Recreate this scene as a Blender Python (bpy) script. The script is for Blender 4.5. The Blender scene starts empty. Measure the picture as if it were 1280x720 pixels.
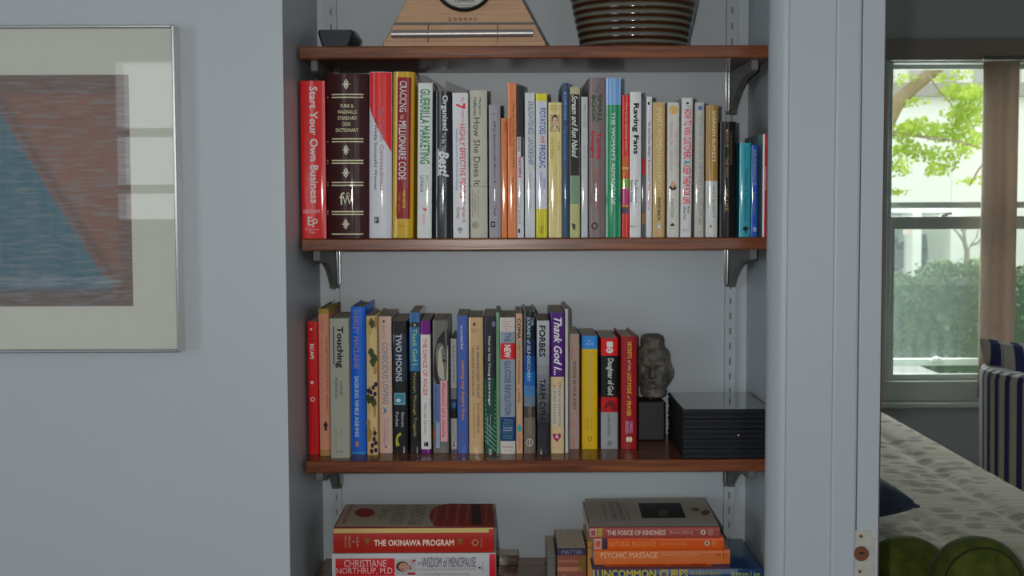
import bpy, bmesh, math, random
from math import sin, cos, pi, radians as R, exp, sqrt, atan2
from mathutils import Vector, Matrix
random.seed(7)
SC = bpy.context.scene
COL = SC.collection

# ------------------------------------------------------------------ camera, world, lights, exposure
FPX = 1723.0                                    # focal length in pixels of a 1280x720 frame
CAM = Vector((0.0, -2.07, 1.5))
PITCH, YAW, ROLL = math.atan(110/FPX), 10/FPX, 0.0035
_f = Vector((sin(YAW)*cos(PITCH), cos(YAW)*cos(PITCH), -sin(PITCH)))
_r0 = _f.cross(Vector((0, 0, 1))).normalized()
_u0 = _r0.cross(_f)
_r = _r0*cos(ROLL) - _u0*sin(ROLL)
_u = _u0*cos(ROLL) + _r0*sin(ROLL)
cd = bpy.data.cameras.new('camera'); cam = bpy.data.objects.new('camera', cd); COL.objects.link(cam)
cd.sensor_width = 36; cd.lens = 36*FPX/1280; cd.clip_start = 0.05; cd.clip_end = 300
cam.matrix_world = Matrix(((_r.x, _u.x, -_f.x, CAM.x), (_r.y, _u.y, -_f.y, CAM.y), (_r.z, _u.z, -_f.z, CAM.z), (0, 0, 0, 1)))
SC.camera = cam
cd.dof.use_dof = True; cd.dof.focus_distance = 2.12; cd.dof.aperture_fstop = 15
vs = SC.view_settings
SC.display_settings.display_device = 'sRGB'
vs.view_transform = 'Standard'; vs.look = 'None'; vs.gamma = 1; vs.use_curve_mapping = False; vs.exposure = 0.0

SKY_STRENGTH = 1.9; SUN_STRENGTH = 3.5
FLASH_W = 10.0; ROOM_WINDOW_W = 2.4; ROOM_WINDOW_W2 = 2.0; SIDE_FILL_WL = 38.0; SIDE_FILL_WR = 12.0; BEDROOM_WINDOW_W = 30.0; BEDROOM_SIDE_W = 4.0
wd = bpy.data.worlds.new('daylight'); SC.world = wd; wd.use_nodes = True
bg = wd.node_tree.nodes['Background']
bg.inputs[0].default_value = (0.93, 0.97, 1.0, 1); bg.inputs[1].default_value = SKY_STRENGTH

def lamp(name, kind, loc, rot, energy, color=(1, 1, 1), size=0.1, size_y=None, spread=None):
    d = bpy.data.lights.new(name, kind); o = bpy.data.objects.new(name, d); COL.objects.link(o)
    o.location = loc; o.rotation_euler = rot; d.energy = energy; d.color = color
    if kind == 'AREA':
        d.shape = 'RECTANGLE'; d.size = size; d.size_y = size_y or size
        if spread: d.spread = spread
    elif kind == 'SPOT':
        d.shadow_soft_size = size; d.spot_size = spread; d.spot_blend = 0.6
    elif kind == 'SUN': d.angle = size
    return o
lamp('sun', 'SUN', (12, 8, 12), (0, R(52), 0), SUN_STRENGTH, (1, 0.97, 0.9), R(1.5))
# the photographer's flash, just beside the lens
fl = lamp('camera_flash', 'SPOT', (-0.06, -2.08, 1.515), (R(89), 0, 0), FLASH_W*4, (1.0, 0.965, 0.92), 0.012, spread=R(75))
# daylight coming in through the two windows of this room, behind the photographer
lamp('room_window_daylight', 'AREA', (-1.45, -5.12, 1.80), (R(90), 0, 0), ROOM_WINDOW_W, (0.82, 0.92, 1.0), 1.0, 0.84)
lamp('room_tall_window_daylight', 'AREA', (1.35, -5.12, 1.50), (R(90), 0, 0), ROOM_WINDOW_W2, (0.82, 0.92, 1.0), 1.2, 1.4)
# unseen fill lamps added at the side walls to raise the ambient light
lamp('room_side_fill', 'AREA', (4.22, -3.6, 1.50), (R(90), 0, R(90)), SIDE_FILL_WR, (0.82, 0.92, 1.0), 1.6, 1.5)
lamp('room_side_fill', 'AREA', (-3.02, -3.6, 1.50), (R(90), 0, R(-90)), SIDE_FILL_WL, (0.82, 0.92, 1.0), 1.6, 1.5)
# daylight of the bedroom window
lamp('bedroom_window_daylight', 'AREA', (1.62, 3.60, 1.4), (R(-90), 0, 0), BEDROOM_WINDOW_W, (0.92, 0.97, 1.0), 0.55, 1.1)
lamp('bedroom_side_fill', 'AREA', (4.22, 1.9, 1.45), (R(90), 0, R(90)), BEDROOM_SIDE_W, (0.92, 0.97, 1.0), 1.1, 1.3)  # added off-view fill lamp that brightens the bedroom wall

# ------------------------------------------------------------------ measuring helpers
def ray(px, py):
    return (_f + _r*((px-640)/FPX) - _u*((py-360)/FPX))
def W(px, py, Y):
    d = ray(px, py); t = (Y-CAM.y)/d.y; return CAM + d*t
def S(px, py, z):
    d = ray(px, py); t = (z-CAM.z)/d.z; return CAM + d*t

def lin(c):
    c /= 255.0
    return c/12.92 if c <= 0.04045 else ((c+0.055)/1.055)**2.4
def C(h, k=1.0):
    h = h.lstrip('#')
    return tuple(min(0.88, lin(int(h[i:i+2], 16))*k) for i in (0, 2, 4))

# ------------------------------------------------------------------ materials
_MC = {}
def mat(name, col, rough=0.5, var=0.08, scale=40.0, metal=0.0, bump=0.0, coat=0.0, spec=0.5, stretch=(1, 1, 1), bscale=None):
    key = (name, tuple(round(c, 4) for c in col), rough, var, scale, metal, bump, coat)
    if key in _MC: return _MC[key]
    m = bpy.data.materials.new(name); m.use_nodes = True
    nt = m.node_tree; N = nt.nodes; Lk = nt.links; b = N['Principled BSDF']
    b.inputs['Roughness'].default_value = rough; b.inputs['Metallic'].default_value = metal
    b.inputs['Specular IOR Level'].default_value = spec
    if coat: b.inputs['Coat Weight'].default_value = coat; b.inputs['Coat Roughness'].default_value = 0.045
    tc = N.new('ShaderNodeTexCoord'); mp = N.new('ShaderNodeMapping'); mp.inputs['Scale'].default_value = stretch
    nz = N.new('ShaderNodeTexNoise'); nz.inputs['Scale'].default_value = scale; nz.inputs['Detail'].default_value = 3
    mx = N.new('ShaderNodeMix'); mx.data_type = 'RGBA'
    Lk.new(tc.outputs['Object'], mp.inputs[0]); Lk.new(mp.outputs[0], nz.inputs['Vector'])
    Lk.new(nz.outputs[0], mx.inputs[0])
    mx.inputs[6].default_value = (*[c*(1-var) for c in col], 1); mx.inputs[7].default_value = (*[min(1, c*(1+var)) for c in col], 1)
    Lk.new(mx.outputs[2], b.inputs['Base Color'])
    if bump:
        n2 = N.new('ShaderNodeTexNoise'); n2.inputs['Scale'].default_value = bscale or scale*3; n2.inputs['Detail'].default_value = 4
        Lk.new(mp.outputs[0], n2.inputs['Vector'])
        bp = N.new('ShaderNodeBump'); bp.inputs['Strength'].default_value = bump; bp.inputs['Distance'].default_value = 0.002
        Lk.new(n2.outputs[0], bp.inputs['Height']); Lk.new(bp.outputs[0], b.inputs['Normal'])
    _MC[key] = m
    return m

def node_mat(name, rough=0.5):
    m = bpy.data.materials.new(name); m.use_nodes = True
    nt = m.node_tree; b = nt.nodes['Principled BSDF']; b.inputs['Roughness'].default_value = rough
    return m, nt.nodes, nt.links, b
def ramp(N, stops, interp='LINEAR'):
    r = N.new('ShaderNodeValToRGB'); r.color_ramp.interpolation = interp
    e = r.color_ramp.elements
    while len(e) < len(stops): e.new(0.5)
    for i, (p, c) in enumerate(stops): e[i].position = p; e[i].color = (*c, 1)
    return r

def wood_mat(name, dark, mid, light, rough=0.35, scale=1.0):
    m, N, L, b = node_mat(name, rough)
    tc = N.new('ShaderNodeTexCoord'); mp = N.new('ShaderNodeMapping'); mp.inputs['Scale'].default_value = (1.3*scale, 14*scale, 22*scale)
    nz = N.new('ShaderNodeTexNoise'); nz.inputs['Scale'].default_value = 5; nz.inputs['Detail'].default_value = 6; nz.inputs['Distortion'].default_value = 0.8
    rp = ramp(N, [(0.28, dark), (0.5, mid), (0.74, light)])
    L.new(tc.outputs['Object'], mp.inputs[0]); L.new(mp.outputs[0], nz.inputs[0]); L.new(nz.outputs[0], rp.inputs[0]); L.new(rp.outputs[0], b.inputs['Base Color'])
    bp = N.new('ShaderNodeBump'); bp.inputs['Strength'].default_value = 0.12; bp.inputs['Distance'].default_value = 0.001
    L.new(nz.outputs[0], bp.inputs['Height']); L.new(bp.outputs[0], b.inputs['Normal'])
    return m
def glass_mat(name, tint=(1, 1, 1), refl=1.0):
    m = bpy.data.materials.new(name); m.use_nodes = True
    N = m.node_tree.nodes; L = m.node_tree.links; N.remove(N['Principled BSDF'])
    t = N.new('ShaderNodeBsdfTransparent'); t.inputs[0].default_value = (*tint, 1)
    g = N.new('ShaderNodeBsdfGlossy'); g.inputs['Roughness'].default_value = 0.01
    fr = N.new('ShaderNodeFresnel'); fr.inputs[0].default_value = 1.5
    mu = N.new('ShaderNodeMath'); mu.operation = 'MULTIPLY'; mu.inputs[1].default_value = refl
    nz = N.new('ShaderNodeTexNoise'); nz.inputs['Scale'].default_value = 2.0
    ad = N.new('ShaderNodeMath'); ad.operation = 'MULTIPLY_ADD'; ad.inputs[1].default_value = 0.004; 
    mx = N.new('ShaderNodeMixShader')
    L.new(fr.outputs[0], mu.inputs[0]); L.new(nz.outputs[0], ad.inputs[0]); L.new(mu.outputs[0], ad.inputs[2])
    L.new(ad.outputs[0], mx.inputs[0]); L.new(t.outputs[0], mx.inputs[1]); L.new(g.outputs[0], mx.inputs[2])
    L.new(mx.outputs[0], N['Material Output'].inputs[0])
    return m

# ------------------------------------------------------------------ mesh helpers
class MB:
    def __init__(s): s.v = []; s.f = []; s.m = []
    def quad(s, pts, mi=0):
        n = len(s.v); s.v += [tuple(p) for p in pts]; s.f.append(tuple(range(n, n+len(pts)))); s.m.append(mi)
    def box(s, a, b, mi=0):
        (x0, y0, z0), (x1, y1, z1) = a, b
        n = len(s.v)
        s.v += [(x0, y0, z0), (x1, y0, z0), (x1, y1, z0), (x0, y1, z0), (x0, y0, z1), (x1, y0, z1), (x1, y1, z1), (x0, y1, z1)]
        for f in ((0, 3, 2, 1), (4, 5, 6, 7), (0, 1, 5, 4), (1, 2, 6, 5), (2, 3, 7, 6), (3, 0, 4, 7)):
            s.f.append(tuple(n+i for i in f)); s.m.append(mi)
    def prism(s, poly, fn, t0, t1, mi=0):            # poly: 2D points; fn(u,v,t) -> 3D
        n = len(s.v); k = len(poly)
        s.v += [fn(u, v, t0) for u, v in poly] + [fn(u, v, t1) for u, v in poly]
        s.f.append(tuple(range(n+k-1, n-1, -1))); s.m.append(mi)
        s.f.append(tuple(range(n+k, n+2*k))); s.m.append(mi)
        for i in range(k):
            j = (i+1) % k
            s.f.append((n+i, n+j, n+k+j, n+k+i)); s.m.append(mi)
    def lathe(s, prof, seg=48, c=(0, 0, 0), mi=0, caps=True):
        n = len(s.v); k = len(prof)
        for r, z in prof:
            for i in range(seg):
                a = 2*pi*i/seg; s.v.append((c[0]+r*cos(a), c[1]+r*sin(a), c[2]+z))
        for j in range(k-1):
            for i in range(seg):
                i2 = (i+1) % seg
                s.f.append((n+j*seg+i, n+j*seg+i2, n+(j+1)*seg+i2, n+(j+1)*seg+i)); s.m.append(mi)
        if caps:
            s.f.append(tuple(n+i for i in range(seg-1, -1, -1))); s.m.append(mi)
            s.f.append(tuple(n+(k-1)*seg+i for i in range(seg))); s.m.append(mi)
    def grid(s, fn, nu, nv, mi=0, wrap_u=False):
        n = len(s.v); cu = nu if wrap_u else nu+1
        for j in range(nv+1):
            for i in range(cu): s.v.append(tuple(fn(i/nu, j/nv)))
        for j in range(nv):
            for i in range(nu):
                i2 = (i+1) % cu
                s.f.append((n+j*cu+i, n+j*cu+i2, n+(j+1)*cu+i2, n+(j+1)*cu+i)); s.m.append(mi)
    def tube(s, pts, rad, seg=10, mi=0):
        pts = [Vector(p) for p in pts]; n = len(s.v)
        rads = rad if isinstance(rad, (list, tuple)) else [rad]*len(pts)
        for i, p in enumerate(pts):
            d = (pts[min(i+1, len(pts)-1)] - pts[max(i-1, 0)]).normalized()
            a = Vector((0, 0, 1)) if abs(d.z) < 0.9 else Vector((1, 0, 0))
            e1 = d.cross(a).normalized(); e2 = d.cross(e1)
            for k in range(seg):
                t = 2*pi*k/seg; s.v.append(tuple(p + (e1*cos(t)+e2*sin(t))*rads[i]))
        for i in range(len(pts)-1):
            for k in range(seg):
                k2 = (k+1) % seg
                s.f.append((n+i*seg+k, n+i*seg+k2, n+(i+1)*seg+k2, n+(i+1)*seg+k)); s.m.append(mi)
        s.f.append(tuple(n+k for k in range(seg-1, -1, -1))); s.m.append(mi)
        m0 = n+(len(pts)-1)*seg; s.f.append(tuple(m0+k for k in range(seg))); s.m.append(mi)
    def build(s, name, mats, parent=None, loc=None, smooth=None, bevel=0.0, weld=False, recalc=True):
        me = bpy.data.meshes.new(name); me.from_pydata(s.v, [], s.f); me.update()
        if not isinstance(mats, (list, tuple)): mats = [mats]
        for m in mats: me.materials.append(m)
        me.polygons.foreach_set('material_index', s.m)
        if recalc or weld:
            bm = bmesh.new(); bm.from_mesh(me)
            if weld: bmesh.ops.remove_doubles(bm, verts=bm.verts, dist=1e-5)
            if recalc: bmesh.ops.recalc_face_normals(bm, faces=bm.faces)
            bm.to_mesh(me); bm.free()
        if smooth is not None:
            me.polygons.foreach_set('use_smooth', [True]*len(me.polygons)); me.set_sharp_from_angle(angle=R(smooth))
        o = bpy.data.objects.new(name, me); COL.objects.link(o)
        if loc is not None: o.location = loc
        if parent is not None: o.parent = parent
        if bevel:
            bv = o.modifiers.new('bevel', 'BEVEL'); bv.width = bevel; bv.segments = 2; bv.limit_method = 'ANGLE'; bv.angle_limit = R(40)
        return o
def tag(o, label=None, cat=None, group=None, kind=None):
    if label: o['label'] = label
    if cat: o['category'] = cat
    if group: o['group'] = group
    if kind: o['kind'] = kind
    return o
def thing(name, loc, label, cat, group=None, rot=(0, 0, 0)):
    o = bpy.data.objects.new(name, None); COL.objects.link(o); o.empty_display_size = 0.05
    o.location = loc; o.rotation_euler = rot
    return tag(o, label, cat, group)
def struct(name, mb, m, **k):
    return tag(mb.build(name, m, **k), kind='structure')

# lettering: outlines of the built-in typeface, normalised to the unit square
_TC = {}
def glyphs(txt, bold=0.0, shear=0.0):
    key = (txt, bold, shear)
    if key in _TC: return _TC[key]
    cu = bpy.data.curves.new('lettering', 'FONT'); cu.body = txt; cu.resolution_u = 2; cu.shear = shear
    cu.align_x = 'LEFT'; cu.space_line = 0.8; cu.fill_mode = 'FRONT'
    o = bpy.data.objects.new('lettering', cu); COL.objects.link(o)
    dg = bpy.context.evaluated_depsgraph_get(); dg.update()
    me = bpy.data.meshes.new_from_object(o.evaluated_get(dg))
    vs_ = [(v.co.x, v.co.y) for v in me.vertices]; fs = [tuple(p.vertices) for p in me.polygons]
    bpy.data.objects.remove(o); bpy.data.curves.remove(cu); bpy.data.meshes.remove(me)
    if bold > 0:                                   # heavier strokes: the outline repeated a hair's breadth apart
        n = len(vs_); sh = ((0, 0), (bold*2, 0), (bold, bold), (bold, -bold))
        vs_, fs = [(a+dx, b+dy) for dx, dy in sh for a, b in vs_], [tuple(i+k*n for i in f) for k in range(len(sh)) for f in fs]
    x0 = min(v[0] for v in vs_); x1 = max(v[0] for v in vs_); y0 = min(v[1] for v in vs_); y1 = max(v[1] for v in vs_)
    out = ([((a-x0)/(x1-x0), (b-y0)/max(1e-6, (y1-y0))) for a, b in vs_], fs)
    _TC[key] = out
    return out
def lettering(name, txt, fn, m, parent, bold=0.0, shear=0.0):   # fn(u,v) -> 3D
    v, f = glyphs(txt, bold, shear)
    o_, e1, e2 = Vector(fn(0, 0)), Vector(fn(1, 0)), Vector(fn(0, 1))
    nrm = (e1-o_).cross(e2-o_).normalized(); k = len(v)//(4 if bold > 0 else 1)
    mb = MB(); mb.v = [tuple(Vector(fn(a, b))+nrm*(0.00005*(i//k))) for i, (a, b) in enumerate(v)]; mb.f = list(f); mb.m = [0]*len(f)
    return mb.build(name, m, parent, recalc=False)

# ------------------------------------------------------------------ the room shell
Z1, Z2, Z3 = W(666, 57, 0).z, W(640, 297.6, 0).z, W(660, 575.5, 0).z      # shelf tops
TH = 0.0188
Z4 = 0.895
YB, YF = 0.248, -0.117                     # back of the alcove, face of the wall
XL, XR = -0.309, 0.409                     # sides of the alcove
YROOM = -5.2
wall_paint = mat('wall_paint', C('b9c2c8', 1.0), 0.40, 0.02, 6, bump=0.05, bscale=120)
trim_paint = mat('trim_paint', C('b9c2c8', 1.0), 0.32, 0.015, 5, bump=0.03, bscale=60)
ceil_paint = mat('ceiling_paint', (0.72, 0.72, 0.7), 0.8, 0.02, 5)
floor_wood = wood_mat('floorboards', (0.10, 0.05, 0.025), (0.2, 0.105, 0.05), (0.28, 0.16, 0.08), 0.35, 0.4)
bed_paint = mat('bedroom_paint', C('aab0ae', 1.0), 0.7, 0.03, 5)

m = MB(); m.box((-3.2, YROOM-0.1, -0.1), (4.4, 3.75, 0.0)); struct('floor', m, floor_wood)
m = MB(); m.box((-3.2, YROOM-0.1, 2.6), (4.4, 3.75, 2.7)); struct('ceiling', m, ceil_paint)
m = MB(); m.box((-3.2, YF, 0), (XL, 0.36, 2.6)); struct('wall_front', m, wall_paint)
m = MB(); m.box((XL, YB, 0), (0.55, 0.36, 2.6)); struct('wall_alcove_back', m, wall_paint)
m = MB()                                     # right side of the alcove: set-back part, then the frame post
m.box((XR, YF+0.002, 0), (0.53, YB, 2.6)); struct('wall_alcove_side', m, wall_paint)
m = MB(); m.box((1.42, YF, 0), (4.4, 0.36, 2.6)); m.box((0.53, YF, 2.15), (1.42, 0.36, 2.6)); struct('wall_front_beside_door', m, wall_paint)
m = MB(); m.box((-3.2, YROOM, 0), (-3.1, YF, 2.6)); struct('wall_left', m, wall_paint)
m = MB(); m.box((4.3, YROOM, 0), (4.4, 3.65, 2.6)); struct('wall_right', m, wall_paint)
m = MB()                                     # back wall with two window openings
for a, b in (((-3.2, 0, 0), (-1.97, 0, 2.6)), ((-0.93, 0, 0), (0.73, 0, 2.6)), ((1.97, 0, 0), (4.4, 0, 2.6)), ((-1.97, 0, 0), (-0.93, 0, 1.36)), ((-1.97, 0, 2.24), (-0.93, 0, 2.6)), ((0.73, 0, 0), (1.97, 0, 0.78)), ((0.73, 0, 2.22), (1.97, 0, 2.6))):
    m.box((a[0], YROOM-0.1, a[2]), (b[0], YROOM, b[2]))
struct('wall_back', m, wall_paint)
for i, (xa, xb, za, zb, bars) in enumerate(((-1.97, -0.93, 1.36, 2.24, (1.56, 1.84)), (0.73, 1.97, 0.78, 2.22, (1.5,)))):
    m = MB(); y0, y1 = YROOM-0.06, YROOM+0.1
    m.box((xa, y0, za), (xa+0.05, y1, zb)); m.box((xb-0.05, y0, za), (xb, y1, zb)); m.box((xa+0.05, y0, za), (xb-0.05, y1, za+0.05)); m.box((xa+0.05, y0, zb-0.05), (xb-0.05, y1, zb))
    for z in bars: m.box((xa+0.05, y1-0.01, z-0.022), (xb-0.05, y1+0.02, z+0.022))
    m.box(((xa+xb)/2-0.02, y1-0.008, za+0.05), ((xa+xb)/2+0.02, y1+0.018, zb-0.05))
    struct('window_%d' % (i+2), m, trim_paint)

for i, (X, s, yc, zc, hw_, hh_) in enumerate(((4.30, -1, -3.6, 1.5, 0.85, 0.80), (-3.10, 1, -3.6, 1.5, 0.85, 0.80), (4.30, -1, 1.9, 1.45, 0.60, 0.70))):
    m = MB(); xa, xb = (X-0.11, X-0.001) if s < 0 else (X+0.001, X+0.11)
    for ya, yb_, za, zb in ((yc-hw_-0.06, yc-hw_, zc-hh_-0.06, zc+hh_+0.06), (yc+hw_, yc+hw_+0.06, zc-hh_-0.06, zc+hh_+0.06), (yc-hw_, yc+hw_, zc-hh_-0.06, zc-hh_), (yc-hw_, yc+hw_, zc+hh_, zc+hh_+0.06), (yc-hw_, yc+hw_, zc-0.02, zc+0.02)):
        m.box((xa, ya, za), (xb, yb_, zb))
    struct('window_%d' % (i+4), m, trim_paint)  # added frames round the side fill lamps; the walls behind are solid

# door casing beside the alcove: two boards and the edge of the door jamb
YC = -0.137
m = MB()                                     # casing board whose rounded edge laps over the alcove opening
cp = [(0.3805, -0.098), (0.3765, -0.100), (0.3748, -0.106), (0.3755, -0.113), (0.3785, -0.120), (0.3825, -0.1265), (0.3875, -0.1320), (0.3925, -0.1358), (0.3958, -0.1372), (0.3968, -0.1375), (0.3972, -0.1352), (0.3984, -0.1352), (0.3988, YC), (0.4628, YC), (0.4628, YF+0.0015), (0.4088, YF+0.0015), (0.4088, -0.098)]
m.prism(cp, lambda u, v, t: (u, v, t), 0, 2.2); struct('trim_1', m, trim_paint, smooth=35)
m = MB(); m.box((0.463, YC-0.0035, 0), (0.4993, YF+0.002, 2.2)); struct('trim_2', m, trim_paint, bevel=0.004)
EDGE = mat('bare_wood_edge', C('5a3a30', 1.0), 0.6, 0.2, 60)
m = MB(); m.box((0.5005, YC, 0), (0.5318, YF+0.02, 2.2)); jamb = struct('trim_3', m, trim_paint, bevel=0.0012)
m = MB(); m.box((0.5319, YC+0.001, 0), (0.5333, YF+0.02, 2.2)); struct('trim_4', m, EDGE)
# latch plate let into the jamb
plate_m = mat('chipped_painted_metal', C('b9bab0'), 0.35, 0.18, 90, bump=0.3)
rust = mat('rusted_metal', C('6a3a22', 1.3), 0.6, 0.35, 160, bump=0.4)
dark = mat('dark_hole', (0.02, 0.016, 0.014), 0.8)
pA, pB = W(1066, 663, YC), W(1088.5, 735, YC)
lp = thing('latch_plate', ((pA.x+pB.x)/2, YC, (pA.z+pB.z)/2), 'chipped metal latch plate with a round rusted bolt on the white door frame', 'latch plate')
hw, hh = (pB.x-pA.x)/2, (pA.z-pB.z)/2
m = MB()
m.prism([(-hw, -hh), (hw+0.004, -hh), (hw+0.004, hh-0.012), (hw, hh-0.012), (hw, hh), (-hw, hh)], lambda u, v, t: (u, t, v), -0.0012, 0.003)
m.build('plate', plate_m, lp, bevel=0.0006)
b_ = W(1076, 691.5, YC); bx, bz = b_.x-lp.location.x, b_.z-lp.location.z
m = MB(); m.prism([(0.0105*cos(2*pi*i/32), 0.0105*sin(2*pi*i/32)) for i in range(32)], lambda u, v, t: (bx+u, t, bz+v), -0.0045, 0.0)
m.build('bolt', rust, lp, smooth=30, bevel=0.001)
m = MB(); m.box((bx-0.004, -0.0055, bz), (bx+0.003, -0.0044, bz+0.003)); m.build('bolt_slot', dark, lp)
for px, py in ((1076, 670), (1074.5, 714)):
    q = W(px, py, YC); m = MB()
    m.prism([(0.0024*cos(2*pi*i/16), 0.0024*sin(2*pi*i/16)) for i in range(16)], lambda u, v, t: (q.x-lp.location.x+u, t, q.z-lp.location.z+v), -0.002, 0.0)
    m.build('screw', rust, lp)

# ------------------------------------------------------------------ shelf standards, brackets and boards
std_m = mat('standard_metal', C('b4bdc2', 1.0), 0.35, 0.03, 30, metal=0.0)
steel = mat('bracket_steel', (0.16, 0.16, 0.15), 0.5, 0.12, 50, metal=0.0, bump=0.08, spec=0.3)
bright = mat('bright_steel_edge', (0.62, 0.62, 0.6), 0.25, 0.08, 50, metal=1.0)
slot_m = mat('slot_lining', (0.30, 0.31, 0.32), 0.8)
STD = {}
for px, lab in ((417.5, 'white slotted metal shelf standard on the alcove back behind the dictionary'), (913, 'white slotted metal shelf standard on the alcove back behind the black disc cases')):
    X = W(px, 330, YB-0.008).x; STD[px] = X
    t = thing('shelf_standard', (X, YB, 0.7), lab, 'shelf standard', 'shelf standards')
    m = MB(); hw, n, p = 0.009, 62, 0.0254
    m.box((-hw, -0.010, 0), (-hw+0.0015, -0.0002, n*p)); m.box((hw-0.0015, -0.010, 0), (hw, -0.0002, n*p))
    for i in range(n):
        z = i*p
        m.box((-hw, -0.0112, z), (hw, -0.010, z+0.014))
        m.box((-hw, -0.0112, z+0.014), (-0.0016, -0.010, z+p)); m.box((0.0016, -0.0112, z+0.014), (hw, -0.010, z+p))
    m.build('channel', std_m, t, recalc=False)
    m = MB(); m.box((-0.005, -0.006, 0), (0.005, -0.0045, n*p)); m.build('slot_lining', slot_m, t)

SHELF = wood_mat('stained_shelf_wood', C('3f2012', 1.7), C('5c331f', 1.8), C('744528', 1.8), 0.26, 1.0)
SHELF.node_tree.nodes['Principled BSDF'].inputs['Specular IOR Level'].default_value = 0.35
for zt, xa, xb, lab in ((Z1, W(373.8, 66, 0).x, 0.4075, 'brown stained wooden shelf carrying the clock and the ribbed pot'),
                        (Z2, W(376.6, 305, 0).x, 0.4075, 'brown stained wooden shelf carrying the row of business books'),
                        (Z3, W(382, 583, 0).x, 0.4075, 'brown stained wooden shelf carrying the stone head and black disc cases'),
                        (Z4, XL+0.004, 0.4075, 'brown stained wooden shelf carrying the two flat stacks of books')):
    m = MB(); m.box((0, 0, -TH), (xb-xa, YB-0.002-0.0115, 0))
    o = m.build('shelf', SHELF, loc=(xa, 0, zt), bevel=0.0022)
    tag(o, lab, 'shelf', 'wooden alcove shelves')
def bracket(X, zt, lab, flip):
    t = thing('shelf_bracket', (X, YB-0.0112, zt-TH-0.0004), lab, 'shelf bracket', 'steel shelf brackets')
    prof = [(0, 0), (-0.207, 0), (-0.210, -0.004), (-0.209, -0.0145), (-0.200, -0.0175)]
    for i in range(0, 13):
        a = i/12; prof.append((-0.185+0.163*a, -0.019-0.045*a**2.6))
    prof += [(-0.0185, -0.069), (-0.010, -0.0705), (0, -0.067)]
    low = [(-0.2095, -0.0145), (-0.200, -0.0172)]+prof[5:]
    low[-1] = (0.0, -0.067)
    for xa, xb in ((-0.0050, 0.0050),):
        m = MB()
        for (u0, v0), (u1, v1) in zip(low[:-1], low[1:]):
            if u1-u0 < 1e-5: continue
            for x in (xa, xb): m.quad([(x, u0, 0), (x, u1, 0), (x, u1, v1), (x, u0, v0)])
            m.quad([(xa, u0, v0), (xb, u0, v0), (xb, u1, v1), (xa, u1, v1)]); m.quad([(xa, u0, 0), (xb, u0, 0), (xb, u1, 0), (xa, u1, 0)])
        for (u0, v0) in (low[0], low[-1]): m.quad([(xa, u0, 0), (xb, u0, 0), (xb, u0, v0), (xa, u0, v0)])
        m.build('web', steel, t, weld=True)
    m = MB(); m.tube([(flip*0.002, -0.206, -0.001), (flip*0.002, -0.206, -0.0150)], 0.0022, 10); m.build('front_edge', bright, t, smooth=40)
    for s_ in (-0.004, 0.004):
        m = MB(); xs_ = flip*(0.0092+s_*0.6); m.tube([(xs_, -0.012, -0.0008), (xs_, -0.012, -0.062), (flip*0.0085, -0.0095, -0.0695)], 0.0018, 10); m.build('leg_edge', bright, t, smooth=40)
for zt, nm in ((Z1, 'the clock shelf'), (Z2, 'the shelf of business books'), (Z3, 'the shelf with the stone head')):
    bracket(STD[417.5], zt, 'steel bracket under %s, near the framed picture' % nm, 1)
    bracket(STD[913], zt, 'steel bracket under %s, near the door frame' % nm, -1)

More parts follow.
